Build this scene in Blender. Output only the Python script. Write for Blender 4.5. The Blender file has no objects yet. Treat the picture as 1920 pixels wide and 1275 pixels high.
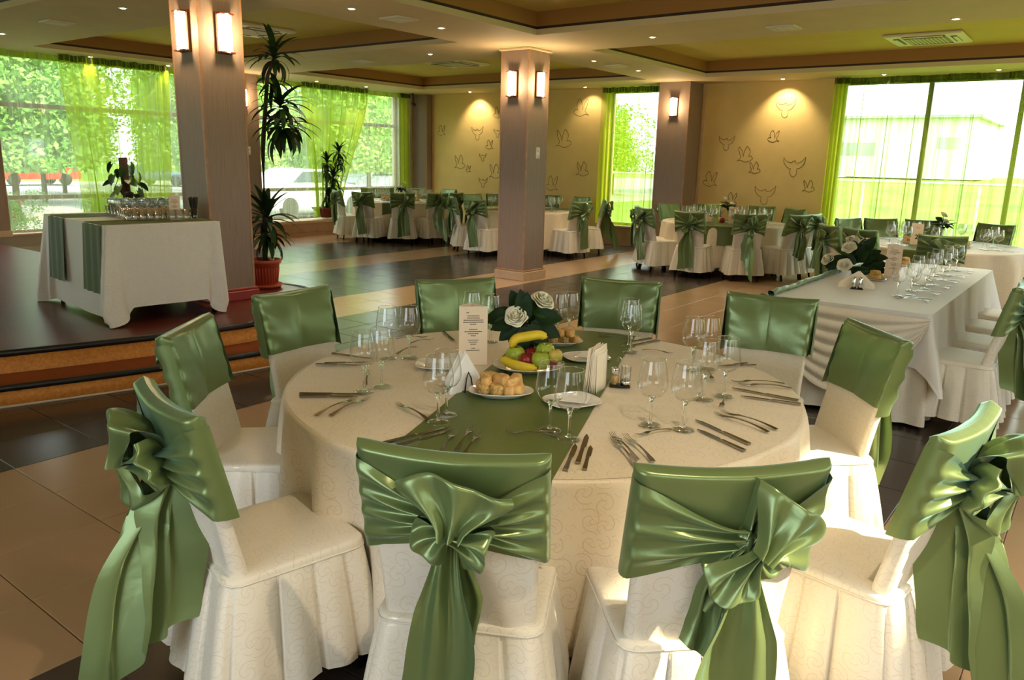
import bpy, math, random
from math import sin, cos, pi, radians, sqrt, atan2, hypot
from mathutils import Vector, Matrix

rnd = random.Random(7)
SC = bpy.context.scene
COL = SC.collection

# ------------------------------------------------------------------ camera
CAM_H = 1.65
YAW, PITCH, ROLL, FPX = radians(37.182), radians(13.054), radians(1.416), 1456.7
_f = Vector((cos(YAW) * cos(PITCH), sin(YAW) * cos(PITCH), -sin(PITCH)))
_r0 = Vector((sin(YAW), -cos(YAW), 0))
_u0 = _r0.cross(_f)
_r = _r0 * cos(ROLL) + _u0 * sin(ROLL)
_u = _u0 * cos(ROLL) - _r0 * sin(ROLL)
cam_data = bpy.data.cameras.new('camera')
cam = bpy.data.objects.new('camera', cam_data)
COL.objects.link(cam)
M = Matrix.Identity(4)
for i in range(3):
    M[i][0], M[i][1], M[i][2] = _r[i], _u[i], -_f[i]
M[2][3] = CAM_H
cam.matrix_world = M
cam_data.sensor_fit = 'HORIZONTAL'
cam_data.sensor_width = 36.0
cam_data.lens = FPX / 1920 * 36.0
cam_data.clip_start = 0.05
cam_data.clip_end = 500
SC.camera = cam

# ------------------------------------------------------------------ world, sun, exposure
world = bpy.data.worlds.new('sky')
SC.world = world
world.use_nodes = True
bg = world.node_tree.nodes['Background']
bg.inputs[0].default_value = (0.80, 0.91, 1.0, 1)
bg.inputs[1].default_value = 7.0

sun_d = bpy.data.lights.new('sun', 'SUN')
sun_d.energy = 19.0
sun_d.angle = radians(1.2)
sun_d.color = (1.0, 0.84, 0.54)
sun = bpy.data.objects.new('sun', sun_d)
COL.objects.link(sun)
sun.rotation_euler = Vector((-0.30, 0.76, -0.57)).to_track_quat('-Z', 'Y').to_euler()

SC.view_settings.view_transform = 'Standard'
SC.view_settings.look = 'None'
SC.view_settings.gamma = 1.0
SC.view_settings.use_curve_mapping = False
SC.view_settings.exposure = -0.20
SC.cycles.use_denoising = True
SC.cycles.use_adaptive_sampling = True
SC.cycles.adaptive_threshold = 0.015
SC.cycles.max_bounces = 8
SC.cycles.diffuse_bounces = 4
SC.cycles.glossy_bounces = 4
SC.cycles.transmission_bounces = 6
SC.cycles.transparent_max_bounces = 16
SC.cycles.sample_clamp_indirect = 8.0
SC.cycles.caustics_reflective = False
SC.cycles.caustics_refractive = False

# ------------------------------------------------------------------ materials
def srgb(r, g, b):
    def c(v):
        v /= 255.0
        return v / 12.92 if v <= 0.04045 else ((v + 0.055) / 1.055) ** 2.4
    return (c(r), c(g), c(b), 1.0)

MATS = {}

class NT:
    def __init__(self, name):
        self.m = bpy.data.materials.new(name)
        self.m.use_nodes = True
        self.t = self.m.node_tree
        self.n = self.t.nodes
        self.p = self.n['Principled BSDF']
        self.out = self.n['Material Output']
    def node(self, typ, **kw):
        n = self.n.new(typ)
        for k, v in kw.items():
            setattr(n, k, v)
        return n
    def link(self, a, b):
        self.t.links.new(a, b)
    def math(self, op, a, b=None, c=None):
        n = self.node('ShaderNodeMath', operation=op)
        for i, v in enumerate((a, b, c)):
            if v is None:
                continue
            if isinstance(v, (int, float)):
                n.inputs[i].default_value = v
            else:
                self.link(v, n.inputs[i])
        return n.outputs[0]
    def mix(self, fac, a, b):
        n = self.node('ShaderNodeMix', data_type='RGBA')
        for idx, v in ((0, fac), (6, a), (7, b)):
            if isinstance(v, (int, float)):
                n.inputs[idx].default_value = v
            elif isinstance(v, tuple):
                n.inputs[idx].default_value = v
            else:
                self.link(v, n.inputs[idx])
        return n.outputs[2]
    def noise(self, scale, detail=3, coord='Object', rough=0.5, vec=None):
        n = self.node('ShaderNodeTexNoise')
        n.inputs['Scale'].default_value = scale
        n.inputs['Detail'].default_value = detail
        n.inputs['Roughness'].default_value = rough
        if vec is None:
            vec = self.coord(coord)
        self.link(vec, n.inputs['Vector'])
        return n.outputs['Fac']
    def coord(self, which='Object'):
        return self.node('ShaderNodeTexCoord').outputs[which]
    def mapping(self, vec, scale=(1, 1, 1), rot=(0, 0, 0)):
        n = self.node('ShaderNodeMapping')
        n.inputs['Scale'].default_value = scale
        n.inputs['Rotation'].default_value = rot
        self.link(vec, n.inputs['Vector'])
        return n.outputs[0]
    def ramp(self, fac, stops):
        n = self.node('ShaderNodeValToRGB')
        el = n.color_ramp.elements
        while len(el) < len(stops):
            el.new(0.5)
        for e, (pos, col) in zip(el, stops):
            e.position = pos
            e.color = col
        self.link(fac, n.inputs[0])
        return n.outputs[0]
    def bump(self, height, strength=0.3, dist=0.01):
        n = self.node('ShaderNodeBump')
        n.inputs['Strength'].default_value = strength
        n.inputs['Distance'].default_value = dist
        self.link(height, n.inputs['Height'])
        self.link(n.outputs[0], self.p.inputs['Normal'])

def simple(name, col, rough=0.5, metal=0.0, spec=0.5, var=0.0, scale=8.0, bump=0.0, bscale=200.0, emit=None, coat=0.0):
    t = NT(name)
    p = t.p
    p.inputs['Base Color'].default_value = col
    p.inputs['Roughness'].default_value = rough
    p.inputs['Metallic'].default_value = metal
    p.inputs['Specular IOR Level'].default_value = spec
    p.inputs['Coat Weight'].default_value = coat
    if var:
        d = tuple(c * (1 - var) for c in col[:3]) + (1,)
        l = tuple(min(1, c * (1 + var)) for c in col[:3]) + (1,)
        t.link(t.ramp(t.noise(scale, 4), [(0.3, d), (0.7, l)]), p.inputs['Base Color'])
    if bump:
        t.bump(t.noise(bscale, 3), bump, 0.004)
    if emit:
        p.inputs['Emission Color'].default_value = emit[0]
        p.inputs['Emission Strength'].default_value = emit[1]
    MATS[name] = t.m
    return t.m

def tile_mat(name, c1, c2, rough):
    t = NT(name)
    info = t.node('ShaderNodeObjectInfo')
    t.link(t.mix(info.outputs['Random'], c1, c2), t.p.inputs['Base Color'])
    t.p.inputs['Roughness'].default_value = rough
    t.p.inputs['Specular IOR Level'].default_value = 0.5
    MATS[name] = t.m
tile_mat('tile_beige', srgb(170, 138, 106), srgb(178, 146, 113), 0.2)
tile_mat('tile_dark', srgb(56, 48, 44), srgb(72, 62, 57), 0.22)
simple('grout', srgb(96, 84, 72), 0.9)

def scroll_cloth(name, base, line, rough, sheen, strength=0.6, scale=9.0):
    """damask with tone-on-tone spiral scrolls, on UV in metres"""
    t = NT(name)
    uv = t.mapping(t.coord('UV'), (scale, scale, scale))
    masks = []
    for k, (sc, tw) in enumerate(((1.0, 11.0), (1.7, -9.0))):
        v = t.node('ShaderNodeTexVoronoi', voronoi_dimensions='2D', feature='F1')
        v.inputs['Scale'].default_value = sc
        v.inputs['Randomness'].default_value = 0.75
        m = t.mapping(uv, (1, 1, 1))
        m.node.inputs['Location'].default_value = (k * 3.7, k * 1.3, 0)
        t.link(m, v.inputs['Vector'])
        d = t.node('ShaderNodeVectorMath', operation='SUBTRACT')
        mm = t.node('ShaderNodeVectorMath', operation='SCALE')
        t.link(m, mm.inputs[0]); mm.inputs['Scale'].default_value = 1.0
        t.link(mm.outputs[0], d.inputs[0])
        t.link(v.outputs['Position'], d.inputs[1])
        s = t.node('ShaderNodeSeparateXYZ')
        t.link(d.outputs[0], s.inputs[0])
        ang = t.math('ARCTAN2', s.outputs[1], s.outputs[0])
        dist = v.outputs['Distance']
        w = t.math('SINE', t.math('MULTIPLY_ADD', dist, tw, ang))
        a = t.math('ABSOLUTE', w)
        ln = t.math('LESS_THAN', a, 0.17 if k == 0 else 0.13)
        inside = t.math('LESS_THAN', dist, 0.50 if k == 0 else 0.36)
        masks.append(t.math('MULTIPLY', ln, inside))
    mask = t.math('MULTIPLY', t.math('MAXIMUM', masks[0], masks[1]), strength)
    weave = t.noise(60, 2, 'UV')
    colb = t.mix(t.math('MULTIPLY', weave, 0.12), base, tuple(c * 0.8 for c in base[:3]) + (1,))
    t.link(t.mix(mask, colb, line), t.p.inputs['Base Color'])
    t.link(t.math('MULTIPLY_ADD', mask, -0.28, rough), t.p.inputs['Roughness'])
    t.link(t.math('MULTIPLY', mask, 0.25), t.p.inputs['Metallic'])
    t.p.inputs['Sheen Weight'].default_value = sheen
    t.p.inputs['Sheen Roughness'].default_value = 0.4
    t.p.inputs['Specular IOR Level'].default_value = 0.35
    t.bump(t.math('MULTIPLY_ADD', mask, 0.6, t.math('MULTIPLY', t.noise(14, 3, 'UV'), 0.5)), 0.18, 0.004)
    MATS[name] = t.m
scroll_cloth('cream_cloth', srgb(230, 216, 192), srgb(196, 177, 148), 0.5, 0.2, 0.62, 13.0)
scroll_cloth('chair_cloth', srgb(228, 221, 207), srgb(208, 192, 166), 0.46, 0.25, 0.62, 14.0)

def satin(name, col, tint, rough=0.34, sheen=0.5, metal=0.15):
    t = NT(name)
    n = t.noise(4.0, 2, 'UV')
    t.link(t.mix(t.math('MULTIPLY', n, 0.5), col, tuple(c * 0.8 for c in col[:3]) + (1,)), t.p.inputs['Base Color'])
    t.p.inputs['Roughness'].default_value = rough
    t.p.inputs['Metallic'].default_value = metal
    t.p.inputs['Sheen Weight'].default_value = sheen
    t.p.inputs['Sheen Roughness'].default_value = 0.3
    t.p.inputs['Sheen Tint'].default_value = tint
    t.p.inputs['Anisotropic'].default_value = 0.4
    b = t.noise(16, 3, 'UV')
    t.bump(b, 0.22, 0.006)
    MATS[name] = t.m
satin('green_satin', srgb(116, 135, 86), srgb(135, 200, 205), 0.30, 0.65, 0.42)
satin('runner_green', srgb(92, 106, 48), srgb(150, 170, 120), 0.45, 0.25, 0.1)
satin('green_cloth_matte', srgb(84, 100, 44), srgb(110, 130, 80), .6, .0, .0)
satin('white_satin', srgb(226, 222, 216), srgb(235, 235, 235), 0.45, 0.4, 0.0)

def sheer(name, col, alpha_lo, alpha_hi, stripes=0.0, transl=0.5):
    """thin see-through curtain: transparent weave with green threads that scatter and pass light"""
    t = NT(name)
    t.n.remove(t.p)
    tr = t.node('ShaderNodeBsdfTransparent')
    tl = t.node('ShaderNodeBsdfTranslucent')
    df = t.node('ShaderNodeBsdfDiffuse')
    tl.inputs[0].default_value = col
    df.inputs[0].default_value = col
    tr.inputs[0].default_value = tuple(0.84 + 0.16 * c / max(col[:3]) for c in col[:3]) + (1,)
    mx = t.node('ShaderNodeMixShader'); mx.inputs[0].default_value = transl
    t.link(df.outputs[0], mx.inputs[1]); t.link(tl.outputs[0], mx.inputs[2])
    m2 = t.node('ShaderNodeMixShader')
    vec = t.mapping(t.coord('UV'), (1, 0.02, 1))
    f = t.noise(10 if stripes == 0 else stripes, 2, vec=vec)
    r = t.node('ShaderNodeMapRange')
    r.inputs[1].default_value, r.inputs[2].default_value = 0.35, 0.65
    r.inputs[3].default_value, r.inputs[4].default_value = alpha_lo, alpha_hi
    t.link(f, r.inputs[0])
    lw = t.node('ShaderNodeLayerWeight'); lw.inputs[0].default_value = 0.5
    fc = t.math('MULTIPLY', t.math('POWER', lw.outputs['Facing'], 1.6), 0.9)
    al = t.math('ADD', r.outputs[0], t.math('MULTIPLY', t.math('SUBTRACT', 1.0, r.outputs[0]), fc))
    t.link(al, m2.inputs[0])
    t.link(tr.outputs[0], m2.inputs[1]); t.link(mx.outputs[0], m2.inputs[2])
    t.link(m2.outputs[0], t.out.inputs[0])
    MATS[name] = t.m
sheer('curtain_green', srgb(186, 206, 36), 0.46, 0.76)
sheer('curtain_pale', srgb(228, 234, 200), 0.20, 0.36, 16)
sheer('curtain_right', srgb(168, 184, 66), 0.08, 0.55, 22)
sheer('curtain_header', srgb(74, 80, 52), 0.75, 0.92)

def thin_glass(name, tint=(0.97, 0.985, 0.98, 1), gloss=0.04, edge=0.55):
    t = NT(name)
    t.n.remove(t.p)
    tr = t.node('ShaderNodeBsdfTransparent'); tr.inputs[0].default_value = tint
    gl = t.node('ShaderNodeBsdfGlossy'); gl.inputs['Roughness'].default_value = 0.03
    fr = t.node('ShaderNodeFresnel')
    geo = t.node('ShaderNodeNewGeometry')
    t.link(t.math('MULTIPLY_ADD', geo.outputs['Backfacing'], 1 / 1.5 - 1.5, 1.5), fr.inputs[0])
    m = t.node('ShaderNodeMixShader')
    t.link(t.math('MINIMUM', t.math('MULTIPLY_ADD', fr.outputs[0], 1.5, gloss), edge + 0.3), m.inputs[0])
    t.link(tr.outputs[0], m.inputs[1]); t.link(gl.outputs[0], m.inputs[2])
    t.link(m.outputs[0], t.out.inputs[0])
    MATS[name] = t.m
thin_glass('glass_bowl', (0.985, 0.99, 0.988, 1), 0.02)
thin_glass('glass_rim', (0.98, 0.98, 0.98, 1), 0.45)
thin_glass('glass_far', (0.97, 0.98, 0.975, 1), 0.10)
thin_glass('window_glass', (0.98, 0.99, 0.985, 1), 0.0, 0.4)
def solid_glass(name):
    t = NT(name)
    t.p.inputs['Transmission Weight'].default_value = 1.0
    t.p.inputs['Roughness'].default_value = 0.02
    t.p.inputs['IOR'].default_value = 1.45
    t.p.inputs['Base Color'].default_value = (0.97, 0.98, 0.97, 1)
    MATS[name] = t.m
solid_glass('glass_solid')

def wallpaper(name, col, streak=0.25, rough=0.7):
    t = NT(name)
    v = t.mapping(t.coord('Object'), (1, 1, 0.04))
    n = t.noise(90, 3, vec=v)
    d = tuple(c * (1 - streak) for c in col[:3]) + (1,)
    l = tuple(min(1, c * (1 + streak * 0.6)) for c in col[:3]) + (1,)
    t.link(t.ramp(n, [(0.3, d), (0.7, l)]), t.p.inputs['Base Color'])
    t.p.inputs['Roughness'].default_value = rough
    t.bump(t.noise(160, 2), 0.25, 0.003)
    MATS[name] = t.m
wallpaper('column_paper', srgb(148, 127, 113), 0.12, 0.55)
simple('column_trim', srgb(166, 126, 98), 0.45, var=0.15, scale=12)
simple('plinth', srgb(196, 170, 142), 0.35, var=0.1)
simple('wall_yellow', srgb(224, 194, 124), 0.75, var=0.04, scale=3, bump=0.08)
simple('wall_cream', srgb(206, 196, 178), 0.7, var=0.05, scale=4)
simple('sill_beige', srgb(214, 180, 138), 0.5, var=0.08)
simple('dado_pink', srgb(190, 150, 118), 0.6, var=0.08)
simple('soffit', srgb(212, 194, 158), 0.75, var=0.03, scale=3)
simple('fascia', srgb(222, 204, 164), 0.7)
simple('tray_top', srgb(208, 186, 100), 0.75, var=0.04, scale=2)
simple('cove_brown', srgb(168, 122, 66), 0.7)
simple('dark_line', srgb(48, 28, 18), 0.6)
simple('frame_brown', srgb(150, 112, 62), 0.5)
simple('frame_dark', srgb(72, 60, 40), 0.5)
simple('stage_wood', srgb(92, 38, 26), 0.33, var=0.2, scale=6)
simple('stage_red', srgb(112, 40, 24), 0.3, var=0.15, scale=9)
simple('riser_orange', srgb(206, 130, 52), 0.6, var=0.22, scale=45, bump=0.15)
simple('nosing_black', srgb(34, 30, 30), 0.35)
simple('edge_white', srgb(206, 188, 162), 0.5)
simple('metal_strip', srgb(150, 150, 150), 0.3, metal=1.0)
simple('red_base', srgb(150, 44, 40), 0.5)
simple('leg_dark', srgb(30, 22, 18), 0.4)
simple('steel', srgb(160, 153, 144), 0.18, metal=1.0)
simple('chrome', srgb(215, 215, 215), 0.08, metal=1.0)
simple('porcelain', srgb(238, 236, 232), 0.12, coat=0.5)
simple('paper_peach', srgb(244, 220, 192), 0.75)
simple('paper_white', srgb(244, 242, 240), 0.8)
simple('paper_cream', srgb(244, 232, 210), 0.8)
simple('ink', srgb(60, 44, 38), 0.8)
simple('ink_gold', srgb(180, 140, 50), 0.5)
simple('wire_black', srgb(20, 20, 20), 0.4)
simple('banana', srgb(232, 200, 50), 0.5, var=0.12, scale=14)
simple('banana_tip', srgb(96, 84, 40), 0.7)
simple('apple_green', srgb(168, 186, 62), 0.28, var=0.14, scale=10)
simple('apple_red', srgb(150, 36, 40), 0.28, var=0.35, scale=14)
simple('apple_yellow', srgb(212, 186, 84), 0.3, var=0.15, scale=14)
simple('twig', srgb(92, 66, 40), 0.8)
simple('pastry', srgb(230, 180, 112), 0.65, var=0.32, scale=38, bump=0.5, bscale=120)
simple('pastry_seed', srgb(196, 160, 96), 0.7, var=0.5, scale=120, bump=0.5, bscale=150)
simple('rose_white', srgb(246, 240, 214), 0.55)
simple('leaf_dark', srgb(26, 52, 18), 0.55, spec=0.25, var=0.3, scale=9)
simple('leaf_mid', srgb(52, 86, 34), 0.5, spec=0.3, var=0.35, scale=7)
simple('leaf_light', srgb(96, 128, 60), 0.4, var=0.3, scale=9)
simple('cane', srgb(60, 54, 42), 0.8, var=0.3, scale=40, bump=0.4)
simple('moss_pole', srgb(64, 44, 30), 0.95, var=0.3, scale=40, bump=0.6)
simple('soil', srgb(46, 36, 28), 0.95, var=0.3, scale=50)
simple('terracotta', srgb(178, 76, 50), 0.5, var=0.08)
simple('pot_brown', srgb(128, 52, 36), 0.5, var=0.08)
simple('sconce_wood', srgb(112, 62, 36), 0.5, var=0.15, scale=20)
simple('sconce_glass', srgb(255, 246, 226), 0.5, emit=((1.0, 0.76, 0.46, 1), 14.0))
simple('lamp_disc', srgb(255, 246, 226), 0.5, emit=((1.0, 0.82, 0.55, 1), 45.0))
simple('lamp_ring', srgb(210, 200, 180), 0.35, metal=0.6)
simple('vent_white', srgb(226, 220, 206), 0.6)
simple('ac_white', srgb(232, 226, 206), 0.5)
simple('ac_dark', srgb(56, 50, 40), 0.6)
simple('ac_grille', srgb(150, 140, 112), 0.6)
simple('black_plastic', srgb(22, 22, 24), 0.4)
simple('dove_line', srgb(92, 62, 24), 0.8)
simple('switch_white', srgb(232, 228, 222), 0.4)
simple('grass', srgb(104, 138, 44), 0.9, var=0.35, scale=0.6)
simple('asphalt', srgb(150, 150, 146), 0.9, var=0.1)
simple('tree_leaf', srgb(136, 180, 70), 0.6, var=0.35, scale=0.9)
simple('tree_leaf_deep', srgb(100, 148, 62), 0.6, var=0.35, scale=0.9)
simple('bark', srgb(92, 76, 58), 0.9, var=0.2)
simple('house_white', srgb(232, 230, 226), 0.8)
simple('house_grey', srgb(176, 178, 178), 0.8)
simple('rail_white', srgb(238, 238, 236), 0.5)
simple('car_red', srgb(170, 44, 34), 0.2, coat=0.6)
simple('car_blue', srgb(74, 98, 132), 0.2, coat=0.6)
simple('car_white', srgb(226, 228, 230), 0.2, coat=0.6)
simple('car_silver', srgb(164, 172, 178), 0.25, metal=0.5)
simple('car_glass', srgb(40, 52, 60), 0.08)
simple('tyre', srgb(24, 24, 24), 0.8)
simple('flower_red', srgb(206, 62, 40), 0.7)
simple('straw', srgb(18, 17, 18), 0.4)

# ------------------------------------------------------------------ mesh helpers
class MB:
    def __init__(self):
        self.v, self.f, self.uv, self.sm = [], [], [], []
    def add(self, vs, fs, uvs=None, smooth=False):
        o = len(self.v)
        self.v += [tuple(p) for p in vs]
        for k, f in enumerate(fs):
            self.f.append(tuple(i + o for i in f))
            self.sm.append(smooth)
            self.uv.append([uvs[i] for i in f] if uvs else [(self.v[i + o][0] + self.v[i + o][2] * 0.37, self.v[i + o][1] + self.v[i + o][2]) for i in f])
        return self
    def grid(self, fn, nu, nv, closed_u=False, smooth=True, uvs=(1.0, 1.0)):
        """fn(u,v) with u,v in 0..1"""
        vs, uv, fs = [], [], []
        cu = nu + 1
        for j in range(nv + 1):
            for i in range(cu):
                u = i / nu
                vs.append(fn(u, j / nv)); uv.append((u * uvs[0], j / nv * uvs[1]))
        for j in range(nv):
            for i in range(nu):
                a = j * cu + i
                fs.append((a, a + 1, a + cu + 1, a + cu))
        return self.add(vs, fs, uv, smooth)
    def box(self, c, s, rz=0.0, bevel=0.0):
        x, y, z = c; a, b, d = s[0] / 2, s[1] / 2, s[2] / 2
        if bevel:
            e = bevel
            pts = []
            for (aa, bb, zz) in ((a - e, b - e, -d), (a, b, -d + e), (a, b, d - e), (a - e, b - e, d)):
                pts += [(-aa, -bb, zz), (aa, -bb, zz), (aa, bb, zz), (-aa, bb, zz)]
            fs = [(3, 2, 1, 0), (12, 13, 14, 15)]
            for k in range(3):
                for i in range(4):
                    j = (i + 1) % 4
                    fs.append((k * 4 + i, k * 4 + j, k * 4 + 4 + j, k * 4 + 4 + i))
        else:
            pts = [(-a, -b, -d), (a, -b, -d), (a, b, -d), (-a, b, -d), (-a, -b, d), (a, -b, d), (a, b, d), (-a, b, d)]
            fs = [(3, 2, 1, 0), (4, 5, 6, 7), (0, 1, 5, 4), (1, 2, 6, 5), (2, 3, 7, 6), (3, 0, 4, 7)]
        cr, sr = cos(rz), sin(rz)
        return self.add([(x + p[0] * cr - p[1] * sr, y + p[0] * sr + p[1] * cr, z + p[2]) for p in pts], fs)
    def span(self, x0, x1, y0, y1, z0, z1, bevel=0.0):
        return self.box(((x0 + x1) / 2, (y0 + y1) / 2, (z0 + z1) / 2), (x1 - x0, y1 - y0, z1 - z0), 0, bevel)
    def lathe(self, prof, n=24, c=(0, 0, 0), smooth=True, wob=None):
        vs, fs = [], []
        m = len(prof)
        for j, (r, z) in enumerate(prof):
            for i in range(n):
                a = 2 * pi * i / n
                rr = r * (wob(a, j / (m - 1)) if wob else 1)
                vs.append((c[0] + rr * cos(a), c[1] + rr * sin(a), c[2] + z))
        for j in range(m - 1):
            for i in range(n):
                k = (i + 1) % n
                fs.append((j * n + i, j * n + k, (j + 1) * n + k, (j + 1) * n + i))
        return self.add(vs, fs, None, smooth)
    def tube(self, path, r, n=8, smooth=True, cap=True, flat=1.0):
        path = [Vector(p) for p in path]
        m = len(path)
        vs, fs, uv = [], [], []
        up = Vector((0, 0, 1))
        L = 0.0
        for j, p in enumerate(path):
            d = (path[min(j + 1, m - 1)] - path[max(j - 1, 0)])
            if d.length < 1e-9:
                d = Vector((0, 0, 1))
            d.normalize()
            a = d.cross(up)
            if a.length < 0.05:
                a = d.cross(Vector((1, 0, 0)))
            a.normalize(); b = a.cross(d)
            rr = r(j / (m - 1)) if callable(r) else r
            if j: L += (p - path[j - 1]).length
            for i in range(n):
                t = 2 * pi * i / n
                vs.append(p + a * (rr * cos(t)) + b * (rr * flat * sin(t))); uv.append((i / n * 0.1, L))
        for j in range(m - 1):
            for i in range(n):
                k = (i + 1) % n
                fs.append((j * n + i, j * n + k, (j + 1) * n + k, (j + 1) * n + i))
        if cap:
            fs.append(tuple(range(n - 1, -1, -1))); fs.append(tuple((m - 1) * n + i for i in range(n)))
        return self.add(vs, fs, uv, smooth)
    def prism(self, poly, z0, z1):
        n = len(poly)
        vs = [(x, y, z0) for x, y in poly] + [(x, y, z1) for x, y in poly]
        fs = [tuple(range(n - 1, -1, -1)), tuple(range(n, 2 * n))]
        for i in range(n):
            j = (i + 1) % n
            fs.append((i, j, n + j, n + i))
        return self.add(vs, fs)
    def mesh(self, name, mat=None):
        me = bpy.data.meshes.new(name)
        me.from_pydata(self.v, [], self.f)
        ul = me.uv_layers.new(name='UVMap')
        flat = [c for f in self.uv for p in f for c in p]
        ul.data.foreach_set('uv', flat)
        me.polygons.foreach_set('use_smooth', self.sm)
        if mat:
            me.materials.append(MATS[mat])
        me.update()
        return me
    def build(self, name, mat, parent=None, loc=(0, 0, 0), rz=0.0):
        return place(name, self.mesh(name, mat), parent, loc, rz)

def place(name, me, parent=None, loc=(0, 0, 0), rz=0.0, rot=None, scale=None):
    o = bpy.data.objects.new(name, me)
    COL.objects.link(o)
    o.location = loc
    o.rotation_euler = rot if rot else (0, 0, rz)
    if scale:
        o.scale = scale if isinstance(scale, tuple) else (scale,) * 3
    if parent:
        o.parent = parent
    return o
def solidify(o, t=0.003):
    m = o.modifiers.new('thickness', 'SOLIDIFY'); m.thickness = t; m.offset = 0
    return o
def tag(o, label=None, cat=None, group=None, kind=None):
    if label: o['label'] = label
    if cat: o['category'] = cat
    if group: o['group'] = group
    if kind: o['kind'] = kind
    return o
def thing(name, label, cat, loc=(0, 0, 0), rz=0.0, group=None):
    o = bpy.data.objects.new(name, None)
    o.empty_display_size = 0.1
    COL.objects.link(o)
    o.location = loc; o.rotation_euler = (0, 0, rz)
    return tag(o, label, cat, group)
def copy_tree(o, parent=None):
    c = o.copy(); COL.objects.link(c); c.parent = parent
    for ch in list(o.children):
        copy_tree(ch, c)
    return c
def struct(o):
    o['kind'] = 'structure'
    return o
def lerp(a, b, t): return a + (b - a) * t
def sstep(a, b, x):
    t = max(0.0, min(1.0, (x - a) / (b - a))); return t * t * (3 - 2 * t)
def interp(pts, t):
    n = len(pts) - 1
    x = max(0, min(n - 1e-9, t * n)); i = int(x); f = x - i
    p0, p1, p2, p3 = (Vector(pts[max(0, i - 1)]), Vector(pts[i]), Vector(pts[i + 1]), Vector(pts[min(n, i + 2)]))
    return 0.5 * ((2 * p1) + (p2 - p0) * f + (2 * p0 - 5 * p1 + 4 * p2 - p3) * f * f + (3 * p1 - p0 - 3 * p2 + p3) * f ** 3)
def rrect(s, w, d, r):
    """point on a rounded rectangle (half sizes w,d), s in 0..1, starting mid-front (-y) going +x"""
    r = min(r, w * 0.99, d * 0.99)
    segs = [('l', w - r), ('a', r * pi / 2), ('l', 2 * (d - r)), ('a', r * pi / 2), ('l', 2 * (w - r)), ('a', r * pi / 2), ('l', 2 * (d - r)), ('a', r * pi / 2), ('l', w - r)]
    tot = sum(q[1] for q in segs); x = (s % 1.0) * tot
    starts = [((0, -d), 0), ((w - r, -d), 0), ((w, -d + r), 90), ((w, d - r), 90), ((w - r, d), 180), ((-w + r, d), 180), ((-w, d - r), 270), ((-w, -d + r), 270), ((-w + r, -d), 0)]
    for (k, l), (p, a) in zip(segs, starts):
        if x <= l + 1e-9:
            a = radians(a)
            if k == 'l':
                return p[0] + cos(a) * x, p[1] + sin(a) * x
            ph = x / r
            cx, cy = p[0] - sin(a) * r, p[1] + cos(a) * r
            return cx + r * sin(a + ph), cy - r * cos(a + ph)
        x -= l
    return 0, -d

# ------------------------------------------------------------------ the room shell
YL, XB, HC, YR, XR = 13.71, 14.07, 3.10, -1.8, -3.0
TILE, TX0, TY0 = 0.4695, 0.0641, 0.634

STAGE_TOP = [(-0.6, 6.55), (0.4, 6.32), (1.2, 6.08), (1.98, 5.84), (2.6, 5.66), (3.2, 5.53), (3.71, 5.47), (4.2, 5.62), (4.62, 5.86), (4.92, 6.2), (5.09, 6.65), (5.02, 7.1), (4.75, 7.45), (4.4, 7.6)]
def curve_pts(pts, n):
    return [tuple(interp([(p[0], p[1], 0) for p in pts], i / n))[:2] for i in range(n + 1)]
stage_curve = curve_pts(STAGE_TOP, 90)
def offset_curve(pts, fn):
    out = []
    m = len(pts)
    for i, p in enumerate(pts):
        a, b = pts[max(0, i - 1)], pts[min(m - 1, i + 1)]
        dx, dy = b[0] - a[0], b[1] - a[1]
        l = hypot(dx, dy) or 1
        o = fn(i / (m - 1), p)
        out.append((p[0] + dy / l * o, p[1] - dx / l * o))
    return out
def low_off(t, p):
    return 0.34 * (1 - sstep(3.7, 4.5, p[0])) if t < 0.75 else 0.0
step_curve = offset_curve(stage_curve, low_off)

def in_poly(x, y, poly):
    c = False
    j = len(poly) - 1
    for i in range(len(poly)):
        if (poly[i][1] > y) != (poly[j][1] > y) and x < (poly[j][0] - poly[i][0]) * (y - poly[i][1]) / (poly[j][1] - poly[i][1]) + poly[i][0]:
            c = not c
        j = i
    return c
stage_poly = stage_curve + [(4.4, YL - 0.02), (-2.98, YL - 0.02), (-2.98, 6.7)]
step_poly = step_curve + [(4.4, YL), (-2.98, YL), (-2.98, 6.4)]

def project(p):
    v = Vector(p) - Vector((0, 0, CAM_H)); z = v.dot(_f)
    if z < 0.1: return None
    return 960 + FPX * v.dot(_r) / z, 637.5 - FPX * v.dot(_u) / z, z

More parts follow.
